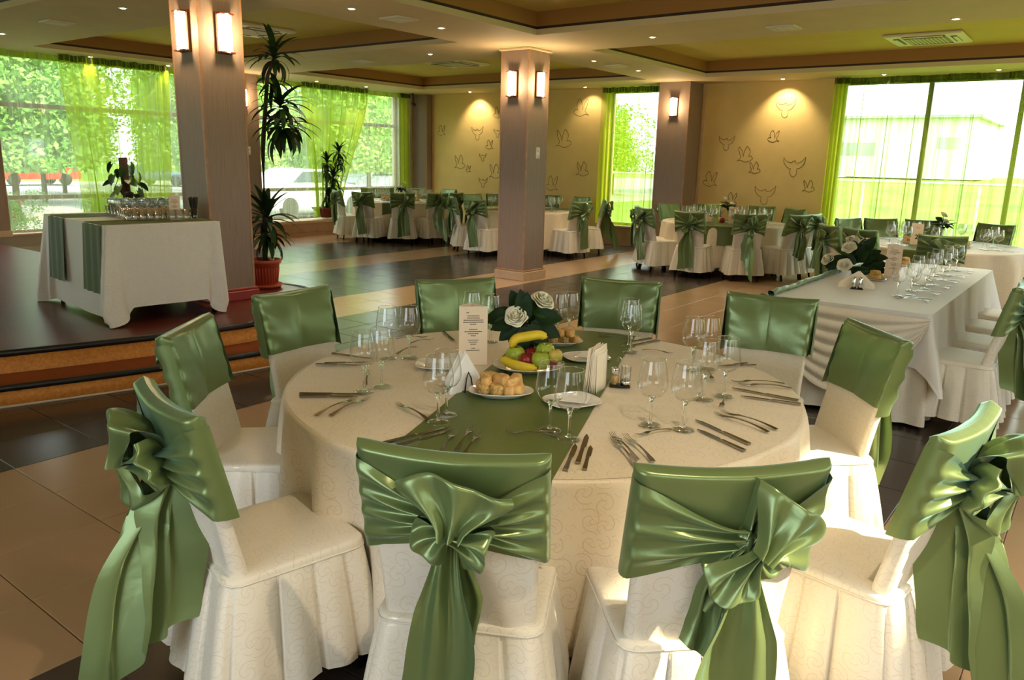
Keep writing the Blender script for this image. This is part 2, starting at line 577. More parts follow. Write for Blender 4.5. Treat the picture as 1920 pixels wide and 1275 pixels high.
def build_floor():
    fl = MB().span(XR, XB, YR, YL, -0.12, -0.004).build('floor', 'grout')
    struct(fl)
    g = 0.0018
    def tmesh(name, mat):
        return MB().box((0, 0, -0.006), (TILE - 2 * g, TILE - 2 * g, 0.012), 0, 0.0022).mesh(name, mat)
    meshes = {True: tmesh('tile_dark', 'tile_dark'), False: tmesh('tile_beige', 'tile_beige')}
    def dark(k):
        return (0 <= k < 4) or (8 <= k < 12) or (14 <= k < 18) or (20 <= k < 24)
    cells = []
    for i in range(int((XR - TX0) / TILE) - 1, int((XB - TX0) / TILE) + 1):
        for k in range(int((YR - TY0) / TILE) - 1, int((YL - TY0) / TILE) + 1):
            cx, cy = TX0 + (i + .5) * TILE, TY0 + (k + .5) * TILE
            if cx - TILE / 2 < XR or cx + TILE / 2 > XB or cy - TILE / 2 < YR or cy + TILE / 2 > YL:
                continue
            if in_poly(cx, cy, stage_poly) and in_poly(cx + .3, cy - .3, stage_poly):
                continue
            pr = project((cx, cy, 0)); area = 0
            if pr and -120 < pr[0] < 2040 and -120 < pr[1] < 1400 and hypot(cx - 2.56, cy - 1.78) > 1.15:
                q = [project((cx + a, cy + b, 0)) for a, b in ((-.23, -.23), (.23, -.23), (.23, .23), (-.23, .23))]
                if all(q):
                    area = abs(sum(q[a][0] * q[(a + 1) % 4][1] - q[(a + 1) % 4][0] * q[a][1] for a in range(4))) / 2
            cells.append((area, cx, cy, dark(k)))
    cells.sort(reverse=True)
    rest = {True: MB(), False: MB()}
    for n, (area, cx, cy, d) in enumerate(cells):
        if n < 300 and area > 0:
            place('tile', meshes[d], fl, (cx, cy, 0))
        else:
            rest[d].box((cx, cy, -0.006), (TILE - 2 * g, TILE - 2 * g, 0.012), 0, 0.0022)
    for d in (True, False):
        o = rest[d].build('tile_field', 'tile_dark' if d else 'tile_beige', fl)
        o['kind'] = 'stuff'
build_floor()

def build_stage():
    st = thing('stage_platform', 'low dark red stage with a curved front of two orange steps', 'stage', (3.0, 7.0, 0))
    L = (-3.0, -7.0, 0)
    n = len(stage_curve)
    MB().prism(stage_poly[:], 0.262, 0.30).build('stage_floor', 'stage_wood', st, L)
    def ribbon(curve, z0, z1, off, name, mat, thick=0.02, i0=0, i1=None):
        i1 = i1 if i1 is not None else len(curve) - 1
        outer = offset_curve(curve, lambda t, p: off)
        inner = offset_curve(curve, lambda t, p: off - thick)
        m = MB(); c = i1 - i0
        prof = [(inner, z0), (outer, z0), (outer, z1), (inner, z1), (inner, z0)]
        vs, fs = [], []
        for k, (cv, z) in enumerate(prof):
            for i in range(i0, i1 + 1):
                vs.append((cv[i][0], cv[i][1], z))
        w = c + 1
        for k in range(4):
            for i in range(c):
                fs.append((k * w + i, k * w + i + 1, (k + 1) * w + i + 1, (k + 1) * w + i))
        m.add(vs, fs, None, True)
        return m.build(name, mat, st, L)
    cut = max(i for i, p in enumerate(step_curve) if p[0] < 4.45 and i < n * 0.7)
    ribbon(stage_curve, 0.262, 0.304, 0.012, 'nosing', 'nosing_black', 0.05)
    ribbon(stage_curve, 0.0, 0.262, 0.0, 'riser', 'riser_orange', 0.02)
    # lower tread
    inner = offset_curve(stage_curve, lambda t, p: -0.01)
    vs = [(p[0], p[1], 0.142) for p in step_curve[:cut + 1]] + [(p[0], p[1], 0.142) for p in inner[:cut + 1]]
    w = cut + 1
    MB().add(vs, [(i, i + 1, w + i + 1, w + i) for i in range(cut)]).build('tread', 'stage_red', st, L)
    ribbon(step_curve, 0.108, 0.146, 0.012, 'nosing', 'nosing_black', 0.04, 0, cut)
    ribbon(step_curve, 0.0, 0.108, 0.0, 'riser', 'riser_orange', 0.02, 0, cut)
    ribbon(step_curve, 0.0, 0.012, 0.012, 'edge_strip', 'edge_white', 0.02, 0, cut)
    ribbon(stage_curve, 0.298, 0.306, 0.015, 'metal_edge', 'metal_strip', 0.012, int(n * 0.62), n - 1)
build_stage()

def wall_with_openings(name, axis, pos, thick, a0, a1, z0, z1, opens, mat):
    """axis 'y': wall in plane y=pos running along x; axis 'x': plane x=pos running along y. thick goes outward (sign)."""
    m = MB()
    p0, p1 = sorted((pos, pos + thick))
    def blk(s0, s1, c0, c1):
        if s1 - s0 < 1e-6 or c1 - c0 < 1e-6: return
        if axis == 'y': m.span(s0, s1, p0, p1, c0, c1)
        else: m.span(p0, p1, s0, s1, c0, c1)
    cur = a0
    for (s0, s1, c0, c1) in sorted(opens):
        blk(cur, s0, z0, z1)
        blk(s0, s1, z0, c0); blk(s0, s1, c1, z1)
        cur = s1
    blk(cur, a1, z0, z1)
    return struct(m.build(name, mat))
WT = 0.25
BAY1 = (4.85, 8.55, 0.32, 3.06)
BAY2 = (9.45, 13.45, 0.32, 3.06)
wl = wall_with_openings('wall_left', 'y', YL, WT, XR, XB, 0, 3.5, [(-2.2, 3.6, 0.32, 3.06), BAY1, BAY2], 'wall_cream')
W3 = (7.22, 8.36, 0.40, 3.04)
W4 = (-1.4, 3.90, 0.40, 3.04)
wb = wall_with_openings('wall_back', 'x', XB, WT, YR, YL, 0, 3.5, [W4, W3], 'wall_yellow')
wall_with_openings('wall_right', 'y', YR, -WT, XR, XB, 0, 3.5, [(-1.6, 0.7, 0.95, 2.72), (1.2, 4.8, 0.95, 2.72), (6.0, 9.4, 0.45, 1.95), (10.2, 13.6, 0.45, 1.95)], 'wall_yellow')
wall_with_openings('wall_rear', 'x', XR, -WT, YR, YL, 0, 3.5, [(0.0, 2.6, 0.35, 2.75)], 'wall_yellow')

# dado strips and sills under the windows
tr = struct(MB().span(XB - 0.03, XB, 3.95, 6.38, 0.0, 0.10).build('baseboard_back', 'dado_pink'))
struct(MB().span(XB - 0.03, XB, 8.4, 13.2, 0.0, 0.10).build('baseboard_back', 'dado_pink'))
struct(MB().span(XB - 0.05, XB, 7.05, 8.4, 0.0, 0.36).build('trim_1', 'dado_pink'))
struct(MB().span(XB - 0.10, XB + 0.2, 7.05, 8.42, 0.36, 0.40, 0.008).build('trim_2', 'sill_beige'))
struct(MB().span(XB - 0.10, XB + 0.2, -1.4, 3.95, 0.36, 0.40, 0.008).build('trim_3', 'sill_beige'))
struct(MB().span(9.3, 13.5, YL - 0.42, YL, 0.0, 0.26).build('trim_4', 'dado_pink'))
struct(MB().span(9.3, 13.5, YL - 0.46, YL + 0.2, 0.26, 0.32, 0.01).build('trim_5', 'sill_beige'))
struct(MB().span(9.3, 13.5, YL - 0.445, YL - 0.42, 0.0, 0.07).build('baseboard_left', 'dado_pink'))
struct(MB().span(4.45, 8.6, YL - 0.12, YL + 0.2, 0.30, 0.33, 0.006).build('trim_6', 'sill_beige'))
struct(MB().span(XB - 0.012, XB, 13.15, 13.21, 0.1, 3.1).build('trim_7', 'sill_beige'))
struct(MB().span(XB - 0.012, XB, 8.40, 8.45, 0.1, 3.1).build('trim_8', 'sill_beige'))
struct(MB().span(XB - 0.012, XB, 6.30, 6.35, 0.1, 3.1).build('trim_9', 'sill_beige'))

# windows
def window(idx, axis, pos, s0, s1, z0, z1, verts, horiz, mat, fr=0.05):
    win = bpy.data.objects.new('window_%d' % idx, None); COL.objects.link(win); struct(win)
    def bar(name, a0, a1, c0, c1):
        m = MB()
        if axis == 'y': m.span(a0, a1, pos + 0.08, pos + 0.14, c0, c1, 0.006)
        else: m.span(pos + 0.08, pos + 0.14, a0, a1, c0, c1, 0.006)
        m.build(name, mat, win)
    bar('frame_rail', s0, s1, z0, z0 + fr); bar('frame_rail', s0, s1, z1 - fr, z1)
    bar('frame_stile', s0, s0 + fr, z0 + fr, z1 - fr); bar('frame_stile', s1 - fr, s1, z0 + fr, z1 - fr)
    for a in verts: bar('mullion', a - 0.035, a + 0.035, z0 + fr, z1 - fr)
    for c in horiz: bar('transom', s0 + fr, s1 - fr, c - 0.035, c + 0.035)
    xs = [s0 + fr] + sorted(verts) + [s1 - fr]; zs = [z0 + fr] + sorted(horiz) + [z1 - fr]
    for a0, a1 in zip(xs, xs[1:]):
        for c0, c1 in zip(zs, zs[1:]):
            m = MB()
            if axis == 'y': m.span(a0 + .03, a1 - .03, pos + 0.105, pos + 0.111, c0 + .03, c1 - .03)
            else: m.span(pos + 0.105, pos + 0.111, a0 + .03, a1 - .03, c0 + .03, c1 - .03)
            m.build('pane', 'window_glass', win)
window(1, 'y', YL, *BAY1, [], [0.88, 2.30], 'frame_brown')
window(2, 'y', YL, *BAY2, [], [0.93, 2.35], 'frame_brown')
window(3, 'x', XB, *W3, [], [], 'frame_dark')
window(4, 'x', XB, *W4, [0.1, 1.33, 2.58], [], 'frame_dark')

# ceiling with recessed trays
TRAYS = [(5.25, 7.95, 0.75, 5.78), (9.30, 13.02, 0.75, 5.88), (5.25, 7.95, 7.00, 12.95), (9.35, 12.95, 6.95, 12.45), (0.95, 3.75, 0.75, 5.78), (0.95, 3.75, 7.0, 12.95), (-2.6, -0.6, 0.75, 5.78), (-2.6, -0.6, 7.0, 12.95)]
TZ = 3.36
def build_ceiling():
    xs = sorted(set([XR, XB] + [t[0] for t in TRAYS] + [t[1] for t in TRAYS]))
    ys = sorted(set([YR, YL] + [t[2] for t in TRAYS] + [t[3] for t in TRAYS]))
    m = MB()
    for a, b in zip(xs, xs[1:]):
        for c, d in zip(ys, ys[1:]):
            cx, cy = (a + b) / 2, (c + d) / 2
            if any(t[0] < cx < t[1] and t[2] < cy < t[3] for t in TRAYS):
                continue
            m.span(a, b, c, d, HC, 3.5)
    ce = struct(m.build('ceiling', 'soffit'))
    for (x0, x1, y0, y1) in TRAYS:
        MB().span(x0, x1, y0, y1, TZ, 3.5).build('tray_panel', 'tray_top', ce)
        def ring(z0, z1, t, name, mat):
            for k, (a, b, c, d) in enumerate(((x0, x1, y0, y0 + t), (x0, x1, y1 - t, y1), (x0, x0 + t, y0 + t, y1 - t), (x1 - t, x1, y0 + t, y1 - t))):
                MB().span(a, b, c, d, z0, z1).build(name, mat, ce)
        ring(HC, 3.165, 0.012, 'fascia_board', 'fascia')
        ring(3.165, 3.195, 0.006, 'dark_strip', 'dark_line')  # dark coloured strip between fascia and cove
        ring(3.195, TZ, 0.010, 'cove_board', 'cove_brown')
build_ceiling()

# ------------------------------------------------------------------ columns and pilasters
def column(name, label, x0, x1, y0, y1, z0, base_mat='plinth', bz=0.12):
    cx, cy = (x0 + x1) / 2, (y0 + y1) / 2
    t = thing(name, label, 'column', (cx, cy, z0))
    a, b = (x1 - x0) / 2, (y1 - y0) / 2
    MB().span(-a, a, -b, b, 0.0, HC - z0 - 0.001).build('shaft', 'column_paper', t)
    for sx in (-1, 1):
        for sy in (-1, 1):
            MB().box((sx * (a - 0.008), sy * (b - 0.008), bz + (HC - z0 - bz - .03) / 2), (0.022, 0.022, HC - z0 - bz - .03), 0, 0.004).build('corner_trim', 'column_trim', t)
    MB().box((0, 0, bz / 2), (2 * a + 0.06, 2 * b + 0.06, bz), 0, 0.006).build('plinth', base_mat, t)
    MB().box((0, 0, bz + 0.012), (2 * a + 0.035, 2 * b + 0.035, 0.024), 0, 0.005).build('base_moulding', 'column_trim' if base_mat == 'plinth' else base_mat, t)
    MB().box((0, 0, HC - z0 - 0.016), (2 * a + 0.05, 2 * b + 0.05, 0.03), 0, 0.006).build('capital_strip', 'fascia', t)
    return t
col2 = column('square_column', 'brown papered square column with two lit sconces at mid room', 8.67, 9.14, 6.41, 6.87, 0.0)
col1 = column('square_column', 'brown papered square column standing on the stage beside the drinks table', 3.93, 4.36, 6.41, 6.83, 0.30, 'red_base', 0.09)
def pilaster(label, x0, x1, y0, y1, z0=0.0):
    cx, cy = (x0 + x1) / 2, (y0 + y1) / 2
    t = thing('wall_pilaster', label, 'pilaster', (cx, cy, z0))
    a, b = (x1 - x0) / 2, (y1 - y0) / 2
    MB().span(-a, a, -b, b, 0, HC - z0 - 0.001).build('shaft', 'column_paper', t)
    for sx in (-1, 1):
        for sy in (-1, 1):
            MB().box((sx * (a - 0.006), sy * (b - 0.006), 1.5), (0.02, 0.02, 2.9 - z0), 0, 0.004).build('corner_trim', 'column_trim', t)
    MB().box((0, 0, 0.05), (2 * a + 0.03, 2 * b + 0.03, 0.1), 0, 0.005).build('plinth', 'plinth', t)
    return t
pilaster('brown pilaster with a lit sconce between dove wall and narrow window', 13.50, XB - 0.02, 6.37, 6.98)
pilaster('brown pilaster between the two green-curtained windows', 8.62, 9.28, 13.25, YL - 0.02)
pilaster('narrow brown corner pilaster beside the pale window pier', 13.88, XB - 0.02, 13.22, YL - 0.02)
pilaster('brown pilaster at the left edge of the stage window', 4.05, 4.84, 13.35, YL - 0.03, 0.31)

# ------------------------------------------------------------------ sconces
def sconce_proto():
    w, h, d = 0.15, 0.34, 0.09
    bp = MB().box((0, 0.012, 0), (w, 0.024, h), 0, 0.004).mesh('backplate', 'sconce_wood')
    br = MB().box((0, 0.045, 0), (w * 0.9, 0.07, 0.016), 0, 0.003)
    # curved opal pane
    gl = MB()
    def fn(u, v):
        a = (u - .5) * 2
        return (a * w * 0.44, 0.055 + 0.04 * (1 - a * a) - 0.012, (v - .5) * h * 0.94)
    gl.grid(fn, 10, 6)
    def fb(u, v):
        p = fn(u, v); return (p[0], p[1] - 0.008, p[2])
    gl.grid(fb, 10, 6)
    return bp, br.mesh('bracket', 'sconce_wood'), gl.mesh('opal_pane', 'sconce_glass')
SCM = sconce_proto()
def stud_mesh():
    return MB().lathe([(0.0, 0.006), (0.006, 0.005), (0.007, 0.0)], 8).mesh('stud', 'chrome')
STUD = stud_mesh()
def sconce(label, x, y, z, normal_deg, power=14):
    # local +y is the outward normal
    t = thing('wall_sconce', label, 'wall lamp', (x, y, z), radians(normal_deg - 90), 'lit wall sconces')
    place('backplate', SCM[0], t); place('opal_pane', SCM[2], t)
    for dz in (-0.158, 0.158):
        place('bracket', SCM[1], t, (0, 0, dz))
    for dz in (-0.13, 0.13):
        place('stud', STUD, t, (0.0, 0.085, dz), rot=(-pi / 2, 0, 0))
    ld = bpy.data.lights.new('sconce_bulb', 'POINT')
    ld.energy = power; ld.color = (1.0, 0.70, 0.38); ld.shadow_soft_size = 0.05
    lo = bpy.data.objects.new('sconce_bulb', ld); COL.objects.link(lo)
    lo.parent = t; lo.location = (0, 0.16, 0)
sconce('lit sconce on the left face of the stage column', 3.93, 6.60, 2.66, 180)
sconce('lit sconce on the right face of the stage column', 4.165, 6.41, 2.66, -90)
sconce('lit sconce on the left face of the mid room column', 8.67, 6.66, 2.64, 180)
sconce('lit sconce on the right face of the mid room column', 8.90, 6.41, 2.64, -90)
sconce('lit sconce on the pilaster beside the narrow window', 13.50, 6.66, 2.66, 180)
sconce('lit sconce on the pilaster behind the tall potted dracaena', 8.95, 13.25, 2.66, -90)

# switch plates
for x, y, z, nd, lab in ((8.92, 6.41, 1.75, -90, 'small white socket plate on the mid room column'), (9.02, 13.25, 1.70, -90, 'small white socket plate on the pilaster behind the dracaena')):
    t = thing('socket_plate', lab, 'socket', (x, y, z), radians(nd - 90))
    MB().box((0, 0.006, 0), (0.085, 0.012, 0.15), 0, 0.003).build('plate', 'switch_white', t)
    for dz in (-0.035, 0.035):
        MB().lathe([(0.026, 0.0), (0.026, 0.003), (0.0, 0.0035)], 14).build('socket_face', 'vent_white', t, (0, 0.012, dz)).rotation_euler = (-pi / 2, 0, 0)

# ------------------------------------------------------------------ ceiling fittings
RING = MB().lathe([(0.048, 0.0), (0.05, -0.006), (0.036, -0.008), (0.034, 0.0)], 20).mesh('ring', 'lamp_ring')
DISC = MB().lathe([(0.034, -0.003), (0.02, -0.010), (0.0, -0.012)], 16).mesh('bulb', 'lamp_disc')
def downlight(x, y, label, power=10, z=HC, aim=None, blend=0.6, size=95, col=(1.0, 0.80, 0.54)):
    t = thing('downlight', label, 'ceiling lamp', (x, y, z), 0, 'recessed ceiling downlights')
    place('ring', RING, t); place('bulb', DISC, t)
    ld = bpy.data.lights.new('downlight_beam', 'SPOT')
    ld.energy = power; ld.color = col; ld.spot_size = radians(size); ld.spot_blend = blend; ld.shadow_soft_size = 0.02
    lo = bpy.data.objects.new('downlight_beam', ld); COL.objects.link(lo)
    lo.parent = t; lo.location = (0, 0, -0.03)
    if aim:
        lo.rotation_euler = Vector(aim).to_track_quat('-Z', 'Y').to_euler()
for x, y, lab, pw in (
    (4.40, 8.55, 'downlight in the beam left of the stage column', 30), (4.49, 11.9, 'downlight at the far left edge of the ceiling', 30),
    (6.3, 13.40, 'small downlight above the left half of the stage window curtain', 12), (7.61, 13.40, 'small downlight above the right half of the stage window curtain', 12),
    (5.65, 6.42, 'downlight in the beam right of the stage column', 40), (6.98, 6.42, 'downlight midway along the beam between the two columns', 40),
    (8.6, 8.12, 'downlight left of and behind the mid room column', 30), (10.61, 13.15, 'small downlight above the window behind the dracaena', 15),
    (11.89, 13.1, 'small bright downlight over the end of the second window curtain', 20), (8.69, 4.63, 'large bright downlight right of the mid room column', 45),
    (10.29, 6.42, 'downlight just right of the mid room column in the far beam', 35), (11.65, 6.42, 'downlight in the far beam before the pilaster', 35),
    (9.06, 1.52, 'large bright downlight near the right hand air conditioner', 45)):
    downlight(x, y, lab, pw * 3.4)
for x, y, lab, pw in ((13.74, 8.75, 'wall washing downlight beside the narrow window', 20), (13.74, 4.80, 'wall washing downlight above the right hand dove wall', 45),
                      (13.72, 11.75, 'wall washing downlight above the left hand dove wall', 45), (13.72, 3.20, 'bright downlight above the wide window near its left end', 12), (13.72, 1.65, 'bright downlight above the wide window near the picture edge', 12)):
    downlight(x, y, lab, pw * 1.5, aim=(0.42, 0, -0.9), size=100, blend=0.7)
# unseen downlights lighting the near table; the first is added to mimic filtered sun
downlight(1.15, -0.15, 'added unseen lamp mimicking filtered sun over the near end of the room', 170, size=110, col=(1.0, .80, .56))
downlight(4.5, 2.4, 'downlight in the beam over the main table', 40, size=120)
downlight(4.5, 4.6, 'downlight in the beam between table and stage', 35, size=120)

def vent(x, y, label):
    t = thing('ceiling_vent', label, 'vent', (x, y, HC), 0)
    MB().box((0, 0, -0.008), (0.30, 0.30, 0.016), 0, 0.004).build('frame', 'vent_white', t)
    for k in range(5):
        MB().box((0, -0.09 + 0.045 * k, -0.02), (0.24, 0.03, 0.006)).build('slat', 'vent_white', t)
vent(4.45, 10.2, 'square white ceiling vent left of the stage column'); vent(6.31, 6.42, 'square white ceiling vent between the two columns')
vent(8.72, 9.7, 'square white ceiling vent left of the ceiling cassette'); vent(8.75, 3.1, 'square ceiling vent in the beam above the long table')
vent(10.96, 6.42, 'faint square ceiling vent right of the mid room column')

def aircon(x, y, rz, label):
    t = thing('ceiling_air_conditioner', label, 'air conditioner', (x, y, TZ), rz)
    MB().box((0, 0, -0.02), (0.92, 0.92, 0.04), 0, 0.015).build('panel', 'ac_white', t)
    MB().box((0, 0, -0.045), (0.50, 0.50, 0.014), 0, 0.004).build('grille', 'ac_grille', t)
    for k in range(10):
        MB().box((0, -0.21 + 0.0466 * k, -0.054), (0.48, 0.012, 0.006)).build('grille_bar', 'ac_white', t)
    for k in range(4):
        a = k * pi / 2
        MB().box((cos(a) * 0.335, sin(a) * 0.335, -0.042), (0.07, 0.5, 0.008), a, 0.002).build('louvre_slot', 'ac_dark', t)
        MB().box((cos(a) * 0.35, sin(a) * 0.35, -0.05), (0.05, 0.47, 0.006), a, 0.002).build('louvre', 'ac_white', t)
aircon(11.95, 2.30, 0, 'white ceiling cassette air conditioner in the right hand tray')
aircon(11.20, 9.95, 0, 'white ceiling cassette air conditioner in the tray left of the mid room column')
aircon(6.95, 10.05, 0, 'white ceiling cassette air conditioner half hidden behind the stage column')

t = thing('security_camera', 'small black camera hanging in the far corner by the window', 'camera', (13.62, 13.42, HC))
MB().lathe([(0.04, 0), (0.04, -0.02), (0.0, -0.022)], 14).build('mount', 'black_plastic', t)
MB().tube([(0, 0, -0.02), (0.0, -0.03, -0.12), (-0.02, -0.05, -0.2)], 0.012, 8).build('arm', 'black_plastic', t)
MB().tube([(0.02, 0.02, -0.22), (-0.06, -0.12, -0.26)], 0.035, 12).build('housing', 'black_plastic', t)

# ------------------------------------------------------------------ doves drawn on the wall
DOVE_A = [[(-.5, .36), (-.47, .12), (-.3, -.08), (-.13, -.14)], [(.5, .40), (.45, .12), (.3, -.08), (.13, -.14)],
          [(-.5, .36), (-.36, .2), (-.14, .14), (-.05, .2), (.03, .22), (.08, .12), (.3, .18), (.5, .40)],
          [(-.13, -.14), (-.17, -.34), (-.02, -.5), (.14, -.4), (.13, -.14)]]
DOVE_B = [[(-.5, -.22), (-.3, -.36), (0, -.42), (.25, -.32), (.5, -.38)], [(-.5, -.22), (-.36, -.06), (-.2, -.1)],
          [(-.2, -.1), (-.3, .2), (-.1, .5), (.05, .2), (.1, -.12)], [(.1, -.12), (.2, .22), (.42, .46), (.36, .1), (.25, -.16), (.5, -.38)]]
DOVES = [(12.92, 2.28, .26, 1, 1), (11.81, 2.24, .34, 0, 1), (11.23, 2.66, .26, 1, 1), (12.34, 1.56, .34, 1, -1), (11.45, 1.97, .22, 1, 1), (11.64, 1.70, .2, 0, 1),
         (12.07, 1.42, .16, 1, 1), (11.28, 1.38, .34, 1, -1), (11.62, 1.14, .26, 0, 1), (9.03, 2.72, .38, 1, 1), (9.44, 2.10, .40, 1, -1), (8.94, 1.49, .32, 1, -1),
         (9.70, 1.17, .34, 1, 1), (11.22, 2.24, .22, 0, 1), (4.82, 2.65, .34, 0, 1), (5.84, 2.06, .30, 0, 1), (4.98, 2.16, .22, 1, 1), (5.47, 1.84, .30, 1, -1), (5.27, 1.61, .22, 1, -1),
         (4.57, 1.67, .38, 0, 1), (6.10, 1.38, .30, 1, 1), (5.04, 1.16, .38, 0, 1), (4.28, 1.32, .22, 1, -1), (5.65, 1.05, .22, 1, 1)]
for (y, z, s, k, mir) in DOVES:
    mb = MB()
    for st in (DOVE_A, DOVE_B)[k]:
        n = max(6, 4 * len(st))
        pts = [interp([(a, b, 0) for a, b in st], i / n) for i in range(n + 1)]
        # picture right is -y on this wall
        mb.tube([(XB - 0.002, y - mir * p[0] * s, z + p[1] * s) for p in pts], lambda t: 0.0015 + 0.0026 * sin(pi * t) ** .5, 5, flat=1.0)
    o = mb.build('dove_drawing', 'dove_line', wb)
    o['label'] = 'thin brown line drawing of a flying dove'

# ------------------------------------------------------------------ curtains
def curtain(name, label, axis, pos, s0, s1, z0, z1, folds, amp, mat, bottom=None, seed=0, nu=None, inward=-1, header='curtain_header', group=None, rod=True):
    """bottom: optional (b0,b1) extent at the hem, for a curtain drawn to one side"""
    r = random.Random(seed)
    ph = [r.uniform(0, 6.28) for _ in range(6)]
    kk = [folds * q for q in (1.0, 0.53, 1.9, 0.31)]
    b0, b1 = bottom if bottom else (s0, s1)
    t = thing(name, label, 'curtain', ((s0 + s1) / 2 if axis == 'y' else pos, pos if axis == 'y' else (s0 + s1) / 2, z0), 0, group)
    ox, oy, oz = t.location
    nu = nu or int(folds * 9)
    L = z1 - z0
    def fn(u, v):
        w = v ** 0.8
        uu = u + 0.012 * sin(kk[3] * 2 * pi * u + ph[4])
        e = lerp(lerp(s0, s1, uu), lerp(b0, b1, uu), sstep(0, 1, 1 - v)) if bottom else lerp(s0, s1, uu)
        d = amp * (0.55 * sin(2 * pi * kk[0] * u + ph[0] + 0.5 * sin(3 * v)) + 0.35 * sin(2 * pi * kk[1] * u + ph[1]) + 0.2 * sin(2 * pi * kk[2] * u + ph[2])) * (0.45 + 0.75 * (1 - v))
        z = z0 + L * v + 0.01 * sin(9 * u + ph[3]) * (1 - v)
        d = inward * 0.10 + d
        return (e - ox, pos + d - oy, z - oz) if axis == 'y' else (pos + d - ox, e - oy, z - oz)
    MB().grid(fn, nu, 14, uvs=(abs(s1 - s0), L)).build('cloth', mat, t)
    def hd(u, v):
        p = fn(u, 1.0)
        d = 0.012 * sin(2 * pi * kk[0] * 2.3 * u)
        zz = p[2] - 0.085 + 0.095 * v + 0.006 * sin(40 * u)
        return (p[0], p[1] + d - 0.006, zz) if axis == 'y' else (p[0] + d - 0.006, p[1], zz)
    if header:
        MB().grid(hd, nu, 2, uvs=(abs(s1 - s0), .1)).build('header_tape', header, t)
    return t
curtain('sheer_curtain', 'pale sheer fringe curtain across the whole stage window', 'y', YL - 0.02, 4.9, 8.5, 0.33, 3.075, 34, 0.018, 'curtain_pale', seed=1, header='curtain_green')
curtain('sheer_curtain', 'lime green sheer curtain in folds over the stage window', 'y', YL - 0.12, 5.86, 7.66, 0.52, 3.085, 13, 0.07, 'curtain_green', bottom=(6.02, 7.55), seed=2)
curtain('sheer_curtain', 'pale sheer fringe curtain across the window behind the far left table', 'y', YL - 0.02, 9.5, 13.4, 0.34, 3.075, 36, 0.018, 'curtain_pale', seed=3, header='curtain_green')
curtain('sheer_curtain', 'lime green sheer curtain gathered towards its foot behind the dracaena', 'y', YL - 0.12, 10.5, 12.3, 0.34, 3.085, 13, 0.07, 'curtain_green', bottom=(10.75, 11.45), seed=4)
curtain('sheer_curtain', 'narrow yellow green sheer strip at the far end of the left window', 'y', YL - 0.10, 13.30, 13.62, 0.34, 3.075, 5, 0.03, 'curtain_green', seed=9)
curtain('sheer_curtain', 'lime green sheer curtain over the narrow back window', 'x', XB - 0.04, 7.10, 8.44, 0.42, 3.075, 11, 0.055, 'curtain_green', seed=5)
curtain('sheer_curtain', 'thin olive sheer curtain over the wide back window', 'x', XB - 0.04, -1.5, 3.98, 0.42, 3.075, 44, 0.06, 'curtain_right', seed=6)
curtain('sheer_curtain', 'dense lime green end fold of the wide window curtain', 'x', XB - 0.14, 3.72, 3.97, 0.42, 3.075, 4, 0.035, 'curtain_green', seed=8)

